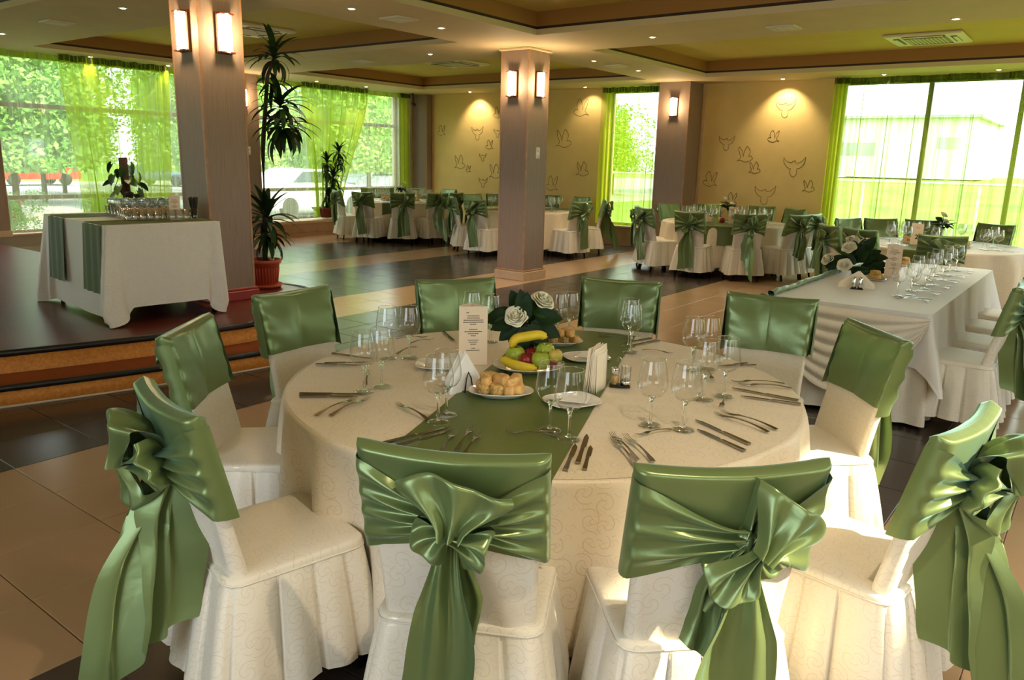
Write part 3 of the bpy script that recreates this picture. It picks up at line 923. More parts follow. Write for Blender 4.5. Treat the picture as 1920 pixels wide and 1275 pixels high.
# ------------------------------------------------------------------ outside
def outside():
    g = MB().span(-30, 120, YL + 0.3, 110, -0.4, -0.25).build('ground_north', 'grass'); tag(g, 'grass verge outside the left hand windows', 'grass', kind='stuff')
    a = MB().span(-30, 90, 19.5, 50, -0.25, -0.245).build('parking', 'asphalt'); tag(a, 'pale parking strip outside the left hand windows', 'road', kind='stuff')
    def hill(u, v):
        x = XB + 0.3 + 70 * v; y = -60 + 74 * u
        return (x, y, -0.25 + 1.35 * sstep(0.05, 0.4, v) + 0.05 * sin(y * .7 + x))
    h = MB().grid(hill, 30, 30).build('ground_east', 'grass'); tag(h, 'sunny grass slope outside the wide back window', 'grass', kind='stuff')
    s = MB().span(-60, XB + .3, -60, YR - 0.3, -0.4, -0.25).build('ground_south', 'grass'); tag(s, 'grass on the sunny side of the building', 'grass', kind='stuff')
    # trees
    def foliage(seed, n, mat, zmin=1.25):
        r = random.Random(seed); m = MB()
        blobs = [(r.uniform(-1.7, 1.7), r.uniform(-1.5, 1.5), r.uniform(.6, 5.0), r.uniform(.8, 1.4)) for _ in range(26)]
        while len(m.f) < n:
            bx, by, bz, br = r.choice(blobs)
            th, cz = r.uniform(0, 6.28), r.uniform(-1, 1); q = sqrt(1 - cz * cz); rr = br * r.uniform(.6, 1.08)
            c = Vector((bx + rr * q * cos(th), by + rr * q * sin(th), bz + rr * cz))
            if c.z < zmin: continue
            s = r.uniform(.055, .125)
            d = Vector((r.uniform(-1, 1), r.uniform(-1, 1), r.uniform(-.6, .6))).normalized()
            e = d.cross(Vector((r.uniform(-1, 1), r.uniform(-1, 1), r.uniform(-1, 1)))).normalized()
            m.add([c - d * s, c + e * s * .55, c + d * s, c - e * s * .55], [(0, 1, 2, 3)])
        return m.mesh('foliage', mat)
    fm = [foliage(11  , 15000, 'tree_leaf'), foliage(12  , 15000, 'tree_leaf'), foliage(13  , 15000, 'tree_leaf_deep')]
    bush = foliage(14, 9000, 'tree_leaf', .1)
    for k in range(11):
        t = thing('hedge_bush', '%s bush of the tall hedge behind the parking' % ('first', 'second', 'third', 'fourth', 'fifth', 'sixth', 'seventh', 'eighth', 'ninth', 'tenth', 'last')[k], 'bush', (2 + 7.6 * k, 58, -0.24), 0, 'hedge behind the parking')
        f = place('foliage', bush, t, (0, 0, 0), 0, scale=(1.3, 1.0, 1.55)); f['kind'] = 'stuff'
    spots = [(2.6, 17.2, 0, .60, 'leafy tree close outside the left part of the stage window')]
    ordn = ('first', 'second', 'third', 'fourth', 'fifth', 'sixth', 'seventh', 'eighth')
    for j, (row, y, x0) in enumerate((('front', 24.2, -4.0), ('middle', 30.3, -.8), ('rear', 36.4, -4.0))):
        for k in range(8):
            spots.append((x0 + 6.5 * k, y, (j + k) % 3, 1.0, '%s leafy tree of the %s row beyond the left windows' % (ordn[k], row)))
    for x, y, k, sc, lab in spots:
        t = thing('tree', lab, 'tree', (x, y, -0.24), 0.0, 'trees outside the left windows')
        f = place('foliage', fm[k], t, (0, 0, 0), 0, scale=sc); f['kind'] = 'stuff'
        MB().tube([(0, 0, 0.01), (.05, .02, 1.5 * sc), (0, 0, 3 * sc)], lambda q: .10 - .04 * q, 8).build('trunk', 'bark', t)
    t = thing('added_sun_block_house', 'added unseen house block that keeps the low sun off floor and chair skirts', 'building', (0.6, -9.6, -0.24))  # unseen house, added to block the low sun rays through the right windows
    MB().span(-13, 13, -2.5, 2.5, 0, 5.9).build('wall', 'house_white', t)
    MB().span(-13.3, 13.3, -2.8, 2.6, 5.9, 6.12).build('roof', 'house_grey', t)
    for k in range(6):
        MB().span(-11.4 + 4.2 * k, -10.0 + 4.2 * k, 2.49, 2.53, 1.0, 2.4).build('window', 'car_glass', t)
    # low flowering shrubs under the stage window
    for x, y, k in ((5.5, 14.9, 0), (7.2, 15.0, 1), (4.1, 14.9, 2)):
        t = thing('flowering_shrub', ('low shrub with red blossoms left below the stage window', 'low shrub with red blossoms right below the stage window', 'leafy shrub at the left foot of the stage window')[k], 'shrub', (x, y, -0.25))
        f = place('foliage', bush, t, (0, 0, .02), 0, scale=.20); f['kind'] = 'stuff'
        for q in range(9):
            MB().lathe([(0, .03), (.035, .015), (.04, 0), (.02, -.02), (0, -.025)], 8).build('blossom', 'flower_red', t, (rnd.uniform(-.4, .4), rnd.uniform(-.4, .1), rnd.uniform(.25, 1.05)))
    # cars
    def car(name, label, x, y, rz, mat, van=False):
        t = thing(name, label, 'van' if van else 'car', (x, y, -0.24), rz)
        if van:
            prof = [(-2.3, .35), (-2.35, 1.0), (-2.2, 1.95), (-1.9, 2.1), (1.0, 2.1), (1.5, 1.35), (2.2, 1.1), (2.35, .5), (2.3, .35)]
            gl = [(-1.9, 1.35), (-1.8, 1.9), (.95, 1.9), (1.35, 1.38)]
        else:
            prof = [(-2.1, .32), (-2.15, .75), (-1.95, .98), (-1.35, 1.05), (-.75, 1.46), (.35, 1.46), (1.05, 1.02), (1.95, .88), (2.15, .6), (2.1, .32)]
            gl = [(-1.15, 1.06), (-.68, 1.39), (.3, 1.39), (.85, 1.05)]
        m = MB(); n = len(prof); w = .85
        def yy(z): return w - (.16 * max(0, z - .9) / .6)
        vs = [(a, -yy(b), b) for a, b in prof] + [(a, yy(b), b) for a, b in prof]
        fs = [tuple(range(n - 1, -1, -1)), tuple(range(n, 2 * n))] + [(i, (i + 1) % n, n + (i + 1) % n, n + i) for i in range(n)]
        m.add(vs, fs).build('body', mat, t)
        for s in (-1, 1):
            q = [(a, s * (yy(b) + .012), b) for a, b in gl]
            p = [(a, s * (yy(b) - .03), b) for a, b in gl]
            k = len(gl)
            MB().add(q + p, [tuple(range(k)), tuple(range(2 * k - 1, k - 1, -1))] + [(i, (i + 1) % k, k + (i + 1) % k, k + i) for i in range(k)]).build('side_window', 'car_glass', t)
            for xx in (-1.3, 1.3):
                o = MB().lathe([(0, -.1), (.2, -.1), (.31, -.08), (.32, 0), (.31, .08), (.2, .1), (0, .1)], 18).build('wheel', 'tyre', t, (xx, s * .78, .32))
                o.rotation_euler = (pi / 2, 0, 0)
        a0, a1 = (gl[3], gl[2]) if not van else ((1.48, 1.38), (1.03, 2.02))
        MB().add([(a0[0] + .16, -.66, a0[1] - .02), (a0[0] + .16, .66, a0[1] - .02), (a1[0] + .1, .58, a1[1]), (a1[0] + .1, -.58, a1[1])], [(0, 1, 2, 3)]).build('windscreen', 'car_glass', t)
    car('car', 'red car parked outside the stage window', 17.6, 45.0, 0.1, 'car_red')
    car('car', 'blue grey car parked beside the stage column view', 23.4, 42.6, pi / 2 + .5, 'car_blue')
    car('van', 'white van parked outside behind the dracaena', 31.5, 43.5, 0.15, 'car_white', True)
    car('car', 'white car parked nearer the window behind the dracaena', 16.0, 20.6, 0.06, 'car_white')
    car('car', 'silver car parked outside the far end of the left window', 25.4, 27.25, 0.0, 'car_silver')
    # white building and rail to the east
    t = thing('white_building', 'long low white building beyond the wide back window', 'building', (48, 9, 1.18))
    MB().span(0, 10, -2.6, 13, 0, 3.2).build('wall', 'house_white', t)
    MB().span(-.4, 10.4, -2.9, 13.4, 3.2, 3.35).build('roof', 'house_grey', t)
    MB().span(-.03, .3, -2.0, -.9, 1.6, 2.2).build('window', 'house_grey', t)
    MB().span(-.03, .3, 2.2, 4.6, 1.2, 1.9).build('window', 'house_grey', t)
    t = thing('white_rail', 'thin white rail fence outside the back windows', 'rail', (16.6, 4, -0.25))
    MB().tube([(0, -8, 1.66), (0, 6, 1.66)], .025, 8).build('top_rail', 'rail_white', t)
    for k in range(8):
        MB().tube([(0, -8 + 2 * k, .06), (0, -8 + 2 * k, 1.64)], .022, 8).build('post', 'rail_white', t)
outside()

# ------------------------------------------------------------------ chairs
BH = 0.955      # back height
def back_y(z):  # centre of the backrest at height z
    t = max(0.0, (z - 0.45) / 0.5); return 0.175 + 0.105 * t ** 1.1
def back_w(z):
    t = max(0.0, min(1, (z - 0.45) / 0.5)); return 0.205 + 0.025 * t * t
def bow_in(x, w):   # the back curves: edges come forward
    return -0.022 * (x / w) ** 2
def chair_meshes():
    m = {}
    # seat
    def seat(u, v):
        x, y = rrect(u, 0.222, 0.222, 0.05)
        prof = [(1.0, 0.43), (1.015, 0.452), (1.01, 0.468), (0.97, 0.478), (0.8, 0.4835), (0.5, 0.4850), (0.25, 0.4852), (0.0, 0.4852)]
        p = interp([(a, b, 0) for a, b in prof], v)
        return (x * p[0], y * p[0] - 0.02, p[1] - 0.01 * sstep(-.1, .25, y * p[0]))
    mb = MB()
    vs, uv, fs = [], [], []
    nu, nv = 64, 18
    mb.grid(seat, nu, nv)
    mb.uv = [[(mb.v[i][0] + 3, mb.v[i][1] + 2) for i in f] for f in mb.f]
    m['seat'] = mb.mesh('seat', 'chair_cloth')
    # skirt with soft box pleats
    pl = random.Random(3)
    ph = [pl.uniform(-.25, .25) for _ in range(20)]
    NP = 15
    def skirt(u, v):
        x, y = rrect(u, 0.224, 0.224, 0.05)
        l = hypot(x, y); nx, ny = x / l, y / l
        k = u * NP; i = int(k) % NP; f = k - int(k)
        tri = abs(((f + ph[i] * 0.6 * sin(pi * f)) % 1.0) - .5) * 2
        crease = 1 - sstep(0.0, 0.13, tri)
        wave = sin(2 * pi * (f + .25))
        back = sstep(.1, .24, y)
        fl = (0.062 + 0.03 * back) * v ** 0.85
        off = fl + v ** .45 * (0.009 * wave - 0.030 * crease) + 0.010 * v * sin(u * 2 * pi * 3 + 1) * (1 - .3 * v)
        return (x + nx * off, y + ny * off - 0.02, 0.452 - 0.352 * v + 0.006 * sin(u * 31) * v)
    m['skirt'] = MB().grid(skirt, 300, 12, uvs=(1.9, .36)).mesh('skirt', 'chair_cloth')
    pts = []
    for i in range(65):
        x, y = rrect(i / 64, 0.226, 0.226, 0.05); pts.append((x, y - 0.02, 0.452))
    m['piping'] = MB().tube(pts, 0.0035, 6, cap=False).mesh('piping', 'chair_cloth')
    # backrest cover (ring loft)
    def ring(u, z, grow=0.0, th=0.046):
        w = back_w(z) + grow
        x, y = rrect(u, w, th / 2 + grow, 0.02 + grow)
        return x, back_y(z) + y + bow_in(x, w)
    def back(u, v):
        if v < 0.9:
            z = 0.40 + (BH - 0.012 - 0.40) * (v / 0.9)
            x, y = ring(u, z)
            sag = (0.004 * sin(9 * z + 5 * x) + (0.006 * sin(38 * x + 2 * sin(6 * z)) * sstep(.95, .6, z) if y > back_y(z) else 0))
            return (x, y + sag, z)
        k = (v - 0.9) / 0.1
        x, y = ring(u, BH)
        yc = back_y(BH) + bow_in(x, back_w(BH))
        return (x * (1 - .01 * k), lerp(y, yc, k), BH - 0.012 + 0.012 * sin(k * pi / 2))
    m['backrest'] = MB().grid(back, 96, 30, uvs=(.95, .55)).mesh('backrest', 'chair_cloth')
    # lower back apron joining the back to the skirt
    # sash: cap over the top, smooth panel in front
    def zb(u):
        x, y = rrect(u, .23, .032, .029)
        return lerp(0.690, 0.735 - 0.05 * abs(x) / .23, sstep(-.02, .02, y))
    def sash(u, v):
        z0 = zb(u)
        xx = 0
        if v < 0.88:
            z = z0 + (BH + 0.004 - z0) * (v / 0.88)
            x, y = ring(u, z, 0.009)
            yc = back_y(z) + bow_in(x, back_w(z))
            q = x / back_w(z)
            front = y < yc
            wr = 0.0018 * sin(16 * z + 3.5 * q + 2 * sin(4 * q)) + 0.0028 * (abs(q) ** 5) * sin(75 * (z - .8) + 5 * q)
            wr += 0.003 * sin(5 * q + 14 * z) * (1 - abs(q)) - 0.0010 * math.exp(-(q / .02) ** 2)
            bulge = 0.013 * sin(pi * max(0, min(1, (z - .68) / .29))) * (1 - q ** 4)
            return (x, y + (-wr - bulge if front else wr * .5), z + 0.010 * q * q * (v / .88))
        k = (v - 0.88) / 0.12
        x, y = ring(u, BH, 0.009)
        yc = back_y(BH) + bow_in(x, back_w(BH)); q = x / back_w(BH)
        return (x, lerp(y, yc, k), BH + 0.004 + 0.012 * sin(k * pi / 2) + 0.010 * q * q)
    m['sash'] = MB().grid(sash, 120, 34, uvs=(.95, .3)).mesh('sash', 'green_satin')
    for s in (0.8,):
        pass
    # legs
    def leg(sx, sy):
        path = [(sx * .18, sy * .18 - .02, .43), (sx * .185, sy * .19 - .02, .2), (sx * .19, sy * .20 - .02 + (.03 if sy > 0 else 0), 0.0)]
        return MB().tube(path, lambda t: 0.021 - 0.006 * t, 8).mesh('leg', 'leg_dark')
    m['legs'] = [leg(a, b) for a in (-1, 1) for b in (-1, 1)]
    return m
CM = chair_meshes()

def bow_variant(seed, kx, kz, loops, tails):
    """bands gathered to a knot, bow loops and hanging tails, for the rear of a chair"""
    r = random.Random(seed)
    parts = []
    yb = lambda x, z: back_y(z) + 0.023 + bow_in(x, back_w(z)) + 0.006
    for s in (-1, 1):
        p1, p2 = r.uniform(0, 6), r.uniform(0, 6)
        nf = r.choice((3, 4))
        def band(u, v, s=s, p1=p1, p2=p2, nf=nf):
            w = back_w(.82) + 0.014
            zlo = lerp(0.664 + .01 * sin(p1), kz - 0.030, sstep(-.1, 1.05, u)); zhi = lerp(0.952, kz + 0.036, sstep(-.05, 1.0, u) ** .85)
            vv = v + 0.03 * sin(2 * pi * v) * (1 - u)
            z = lerp(zlo, zhi, vv)
            e = max(0.0, (0.10 - u) / 0.10)            # wraps round the edge of the back
            uu = max(0.0, (u - 0.10) / 0.90)
            x = lerp(s * w, kx, uu)
            fold = 0.5 + 0.5 * sin(2 * pi * nf * v + p1 + 1.3 * sin(2.2 * u + p2))
            sharp = fold ** 1.6
            am = (0.009 + 0.020 * sstep(0, .8, u))
            y = yb(s * w if uu == 0 else x, z) + 0.004 + am * sharp + 0.014 * sin(pi * uu) * sin(pi * v) ** .5 + 0.012 * sstep(.6, 1, u)
            if e > 0:
                y = lerp(y, yb(s * w, z) - 0.056, e); x = s * (w + 0.006 * sin(pi * e)) 
            return (x, y, z)
        parts.append(('sash_band', MB().grid(band, 34, 44, uvs=(.25, .25)).mesh('sash_band', 'green_satin')))
    ky = yb(kx, kz) + 0.038
    def knot(u, v):
        a = 2 * pi * u; b = pi * v
        rr = 1 + 0.14 * sin(4 * a + 3 * v) 
        return (kx + 0.024 * rr * sin(b) * cos(a), ky - 0.012 + 0.022 * rr * sin(b) * sin(a), kz + 0.032 * cos(b))
    parts.append(('knot', MB().grid(knot, 28, 14, uvs=(.1, .1)).mesh('knot', 'green_satin')))
    for (ang, L, W, D) in loops:
        p1, p2 = r.uniform(0, 6), r.uniform(0, 6)
        ca, sa = cos(radians(ang)), sin(radians(ang))
        tw = r.uniform(-.35, .35)
        def loop(u, v, L=L, W=W, D=D, ca=ca, sa=sa, p1=p1, p2=p2, tw=tw):
            along = L * sin(pi * u) ** 0.75
            g = along / L
            dep = 0.004 + D * (0.5 - 0.5 * cos(pi * u)) * (1 - .25 * g) + D * 0.55 * sin(pi * u) ** 2 
            q = v - .5
            wid = W * (0.22 + 0.78 * sstep(0, .9, g))
            wr = (0.012 * (1 - g) + 0.007) * sin(2 * pi * 2.5 * v + p1 + 1.5 * g) + 0.012 * g * sin(pi * 1.6 * v + p2)
            lat = q * wid + 0.012 * g * sin(p1 + 3 * u)
            ax = along * (1 - 0.22 * (2 * q) ** 2 * g) + 0.012 * g * sin(6 * q + p2)
            x = ax * ca - lat * sa
            z = ax * sa + lat * ca
            y = dep + wr + tw * q * g * 0.12 - 0.05 * g * (2 * q) ** 2 * D / .06 * .5
            return (kx + x, ky - 0.012 + y, kz + z)
        parts.append(('bow_loop', MB().grid(loop, 36, 26, uvs=(2 * L, W)).mesh('bow_loop', 'green_satin')))
    for tl in tails:
        x1, zend, w1, slant, curl, depth = tl[:6]
        rot = radians(tl[6]) if len(tl) > 6 else 0.0; out = tl[7] if len(tl) > 7 else 0.0
        p1, p2 = r.uniform(0, 6), r.uniform(0, 6)
        def tail(u, v, x1=x1, zend=zend, w1=w1, slant=slant, curl=curl, depth=depth, p1=p1, p2=p2, rot=rot, out=out):
            q = u - .5
            g = sstep(0, .45, v)
            zt = lerp(kz - 0.01, zend + slant * q, v)
            wid = lerp(0.05, w1, sstep(-.05, .6, v))
            xc = lerp(kx, x1, v ** .8)
            fold = (0.018 + (.012 if rot else 0)) * (1 - .45 * v) * sin(2 * pi * (1.5 * u) + p1 + 1.2 * v) + 0.010 * sin(2 * pi * 3 * u + p2 + 2 * v) * (1 - v)
            y = ky - 0.012 + depth * sstep(0, .3, v) + fold + curl * q * q * 4 * g + 0.02 * sin(3 * v + p2) * v
            lw = q * wid * (1 - .12 * abs(sin(p1 + 5 * v)))
            return (xc + lw * cos(rot) - fold * sin(rot) + 0.008 * sin(7 * v + p1), y + lw * sin(rot) * g + out * v, zt)
        o = MB().grid(tail, 22, 44, uvs=(w1, kz - zend)).mesh('tail', 'green_satin')
        parts.append(('tail', o))
    return parts
BOWS = {
    # seen from behind, the viewer's right is -x
    'round': bow_variant(21, -0.020, 0.800, [(92, .140, .28, .085), (215, .105, .14, .065), (-25, .095, .14, .055)], [(0.035, 0.17, .20, .04, .03, 0.014), (-0.02, 0.45, .12, -.04, -.02, -0.012)]),
    'slanted': bow_variant(22, -0.030, 0.795, [(128, .160, .19, .085), (-62, .140, .12, .060), (200, .085, .12, .050)], [(-0.01, 0.15, .25, -.05, .045, 0.016), (0.065, 0.50, .09, .06, -.02, -0.010), (.03, .60, .07, .03, -.01, .0)]),
    'upright': bow_variant(23, 0.0, 0.800, [(95, .155, .16, .115), (-80, .120, .14, .090), (165, .125, .14, .070), (15, .115, .14, .075)], [(0.03, 0.15, .19, -.22, .030, 0.030, 112, .13), (0.05, 0.27, .17, -.10, -.02, 0.002, 118, .04)]),
    'small': bow_variant(24, 0.01, 0.80, [(115, .125, .16, .060), (40, .115, .15, .060), (-60, .08, .11, .050)], [(0.03, 0.30, .18, .05, .03, 0.012), (-0.04, 0.36, .13, -.05, -.01, -0.010)]),
}
def make_chair(label, x, y, ang, bow='small', group=None, mirror=False, dz=0.0, name='covered_chair'):
    """x,y = where the top of the back stands, ang = direction the back faces (degrees)"""
    a = radians(ang)
    ox, oy = x - cos(a) * 0.275, y - sin(a) * 0.275
    t = thing(name, label, 'chair', (ox, oy, dz), a - pi / 2, group)
    if mirror:
        t.scale = (-1, 1, 1)
    for k in ('seat', 'skirt', 'piping', 'backrest'):
        place(k, CM[k], t)
    for lm in CM['legs']:
        place('leg', lm, t)
    s = place('sash', CM['sash'], t)
    for nm, me in BOWS[bow]:
        place(nm, me, s)
    return t
G0 = 'covered chairs at the near table'
make_chair('covered chair front on, glossy green sash, left of the menu card', 3.33, 2.95, 59, 'small', G0)
make_chair('covered chair front on behind the white roses, dull green sash', 4.03, 2.25, 20, 'small', G0, True)
make_chair('covered chair right of near table, sash panel beside the long table', 4.12, 1.38, 10, 'small', G0)
make_chair('covered chair turned three quarters right, sash end hanging behind, before the long table', 3.57, 0.72, -47, 'small', G0, True)
make_chair('covered chair at far right with a sunlit sash bow seen edge on', 2.42, 0.22, -98, 'upright', G0)
make_chair('covered chair in the right foreground with a slanted bow on its back', 1.66, 0.60, -135, 'slanted', G0)
make_chair('covered chair in the centre foreground with a big round bow', 1.30, 1.16, -152, 'round', G0)
make_chair('covered chair at left foreground with an upright bow and long tail', 1.07, 2.04, 168, 'upright', G0, True)
make_chair('covered chair at left of near table, turned, before the orange steps', 1.62, 2.88, 128, 'small', G0)
make_chair('covered chair front on before the stage edge, bright sash panel', 2.43, 3.27, 92, 'round', G0)

def far_chairs(table, rows, group):
    for k, (x, y, ang, lab) in enumerate(rows):
        make_chair(lab, x, y, ang, ('small', 'round', 'slanted', 'upright')[k % 4], group, k % 3 == 1)
far_chairs('A', [
    (10.42, 12.42, 158, 'leftmost covered chair of the far left table, side on'), (10.37, 11.61, -166, 'second covered chair from the left at the far left table, back view'),
    (10.78, 10.91, -133, 'third covered chair from the left at the far left table, back view'), (11.43, 10.57, -103, 'fourth covered chair of the far left table, long trailing tails'),
    (11.98, 10.56, -80, 'rightmost covered chair of the far left table, side on'), (12.04, 13.20, 78, 'covered chair behind far left table next to the window plant'),
    (12.40, 13.15, 62, 'covered chair behind far left table, hidden by wine glasses'), (12.97, 12.67, 31, 'covered chair behind far left table, right of the flowers'), (13.17, 11.84, -5, 'covered chair at the right rear of the far left table')], 'covered chairs at the far left table')
far_chairs('B', [
    (10.70, 9.55, 140, 'covered chair left of the column table with a bright sunlit top'), (10.33, 8.72, 178, 'covered chair in front of the column table, back view, left of column'),
    (11.89, 10.11, 84, 'covered chair at the rear left of the column table'), (12.46, 9.93, 60, 'covered chair behind column table just left of the column'),
    (13.12, 9.09, 16, 'covered chair behind column table just right of the column'), (13.11, 8.29, -17, 'covered chair at the rear right of the column table, sash front'),
    (11.50, 7.28, -101, 'covered chair right of the column, back view with long tail'), (12.50, 7.42, -58, 'covered chair at the right of the column table, side on by narrow window')], 'covered chairs at the column table')
far_chairs('C', [
    (11.32, 6.12, 123, 'rear one of the pair of side on chairs left of table 3'), (10.97, 5.79, 143, 'front one of the pair of side on chairs left of table 3'),
    (10.68, 4.91, -179, 'covered chair before table 3, left back view'), (10.96, 4.09, -143, 'covered chair before table 3, right back view'),
    (11.60, 3.60, -111, 'covered chair right of table 3 with broad hanging tail'), (12.04, 3.51, -92, 'covered chair at the far right of table 3, narrow side view'),
    (12.66, 6.23, 67, 'covered chair behind table 3 in front of the pilaster'), (13.25, 5.76, 36, 'covered chair behind table 3 beside its roses'),
    (13.52, 4.86, -3, 'covered chair behind table 3 with glasses before it'), (13.33, 4.21, -30, 'covered chair behind table 3 at the right, plain sash')], 'covered chairs at table 3')
far_chairs('D', [
    (9.87, 2.72, 131, 'covered chair left of table 2, side on with hanging bow'), (11.45, 2.91, 63, 'covered chair behind table 2 at its left, pale lit sash'),
    (9.53, 2.28, 153, 'covered chair before table 2 behind the long table roses'), (11.87, 2.58, 41, 'covered chair behind table 2 with a wide sash front'),
    (12.15, 2.08, 18, 'covered chair behind table 2 hidden by the number card'), (9.40, 1.40, -170, 'covered chair before table 2 behind the long table glasses'),
    (12.15, 1.20, -19, 'covered chair behind table 2 at the right by the mullion')], 'covered chairs at table 2')
for k in range(4):
    make_chair(('covered chair nearest at the long table, back and bow at picture edge', 'second covered chair along the right side of the long table', 'third covered chair along the right side of the long table', 'farthest covered chair on the right side of the long table')[k],
               5.72 + 0.66 * k, 0.37, -90, ('upright', 'small', 'round', 'slanted')[k], 'covered chairs along the long table')

# ------------------------------------------------------------------ tables
def round_table(x, y, r, labels, rz, drop=0.55, seed=0, near=False, runner_drop=0.22, cloth='cream_cloth'):
    z = 0.75
    rr = random.Random(seed)
    t = thing('round_table', labels[0], 'table', (x, y, 0), rz)
    MB().lathe([(0, z - .03), (r - .02, z - .03), (r, z - .015), (r - .005, z), (0, z)], 48).build('tabletop', 'column_trim', t)
    for k in range(4):
        a = pi / 4 + k * pi / 2
        MB().tube([(cos(a) * .45, sin(a) * .45, z - .03), (cos(a) * .5, sin(a) * .5, 0)], .022, 8).build('leg', 'leg_dark', t)
    nf = rr.randint(15, 19) if near else rr.randint(13, 16)
    ph = [rr.uniform(0, 6.28) for _ in range(5)]
    zt = z + 0.006
    c = thing('round_tablecloth', labels[1], 'tablecloth', (x, y, 0), rz)
    nu = 320 if near else 160
    def top(u, v):
        a = 2 * pi * u; q = v * (r + .004)
        return (q * cos(a), q * sin(a), zt + 0.0012 * sin(3 * q * cos(a) + 5 * q * sin(a)))
    mb = MB().grid(top, nu, 12)
    mb.uv = [[(mb.v[i][0], mb.v[i][1]) for i in f] for f in mb.f]
    def side(u, v):
        a = 2 * pi * u
        if v < .12:
            b = v / .12 * pi / 2
            q = r + .004 + .014 * sin(b); zz = zt - .014 * (1 - cos(b))
            return (q * cos(a), q * sin(a), zz)
        w = (v - .12) / .88
        f = 0.5 + 0.5 * sin(nf * a + ph[0] + 1.1 * sin(2 * a + ph[1]))
        am = w ** .6
        q = r + .018 + am * (0.095 * f ** 1.5 - 0.040 + 0.02 * sin(5 * a + ph[2]))
        return (q * cos(a), q * sin(a), zt - .014 - (drop - .014) * w + .012 * w * sin(4 * a + ph[3]))
    k0 = len(mb.f)
    mb.grid(side, nu, 22, uvs=(2 * pi * r, drop))
    mb.build('cloth', cloth, c)
    # runner
    rn = thing('table_runner', labels[2], 'table runner', (x, y, 0), rz)
    W = .27
    def run(u, v):
        q = (v - .5) * 2 * (r + .02 + runner_drop); lat = (u - .5) * 2 * W
        edge = sqrt(max(0, (r + .016) ** 2 - lat * lat))
        zz = zt + .0035 + .0008 * sin(9 * q + 14 * lat)
        if abs(q) <= edge:
            return (q, lat, zz)
        d = abs(q) - edge; s = 1 if q > 0 else -1
        b = min(1, d / .05)
        return (s * (edge + .012 * sin(b * pi / 2) + .05 * max(0, d - .03) + .006 * sin(lat * 20) * b), lat, zz - max(0, d - .012) * .98)
    MB().grid(run, 16, 120, uvs=(2 * W, 2 * r)).build('cloth', 'runner_green', rn)
    return zt
TBL = (2.56, 1.78)
ZT = round_table(*TBL, 1.02, ['large round banquet table in the foreground', 'cream scroll patterned cloth on the foreground round table', 'olive green runner across the foreground round table'], radians(21.9), 0.60, 5, True)
round_table(11.75, 11.95, 0.98, ['round banquet table at the far left by the window', 'cream cloth on the far left round table', 'green runner on the far left round table'], radians(-140), 0.62, 6)
round_table(11.75, 8.70, 0.98, ['round banquet table behind the mid room column', 'cream cloth on the round table behind the column', 'green runner on the round table behind the column'], radians(150), 0.62, 7)
round_table(12.10, 4.93, 0.98, ['round banquet table with a number 3 card, before the dove wall', 'cream cloth on the round table numbered 3', 'green runner hanging off the front of table 3'], radians(-162), 0.62, 8, runner_drop=.30)
round_table(10.80, 1.65, 0.98, ['round banquet table behind the long table, before the wide window', 'pale cloth on the round table numbered 2', 'dark green runner hanging off table 2'], radians(178), 0.62, 9, runner_drop=.32, cloth='white_cloth' if 'white_cloth' in MATS else 'cream_cloth')

# ------------------------------------------------------------------ small-item helpers
def at(o, x, y, z, rz=0.0):
    o.location = (x, y, z); o.rotation_euler = (0, 0, rz); return o
GLASS_PROF = [(0.0008, .090), (.016, .093), (.031, .101), (.0425, .117), (.0465, .132), (.0458, .150), (.0410, .182), (.0355, .210)]
STEM_PROF = [(0.0, .005), (.008, .006), (.0048, .016), (.0040, .045), (.0046, .075), (.0085, .088), (.013, .094), (.0, .0965)]
FOOT_PROF = [(0.0, 0.0), (.034, 0.0), (.0355, .0018), (.030, .004), (.012, .0068), (.0, .0075)]
def shell(prof, t=0.0011):
    inner = [(max(0.0002, r - t), z + (t if i == 0 else 0)) for i, (r, z) in enumerate(prof)]
    return prof + [(prof[-1][0] - t / 2, prof[-1][1] + .0006)] + inner[::-1]
G_BOWL = MB().lathe(GLASS_PROF, 32).mesh('bowl', 'glass_bowl')
G_STEM = MB().lathe(STEM_PROF, 14).mesh('stem', 'glass_solid')
G_FOOT = MB().lathe(FOOT_PROF, 24).mesh('foot', 'glass_far')
G_RIM = MB().tube([(.0356 * cos(2 * pi * i / 32), .0356 * sin(2 * pi * i / 32), .2105) for i in range(33)], .0009, 6, cap=False).mesh('rim', 'glass_rim')
_g = MB().lathe(GLASS_PROF, 14); _g.lathe(STEM_PROF, 6); _g.lathe(FOOT_PROF, 12)
G_FAR = _g.mesh('wine_glass', 'glass_far')
def wine_glass(x, y, z, label, group=None, sc=1.0, far=False):
    if far:
        o = place('wine_glass', G_FAR, None, (x, y, z), rnd.uniform(0, 6), scale=sc)
        return tag(o, label, 'glass', group)
    t = thing('wine_glass', label, 'glass', (x, y, z), 0, group)
    t.scale = (sc,) * 3
    place('bowl', G_BOWL, t); place('stem', G_STEM, t); place('foot', G_FOOT, t); place('rim', G_RIM, t)
    return t

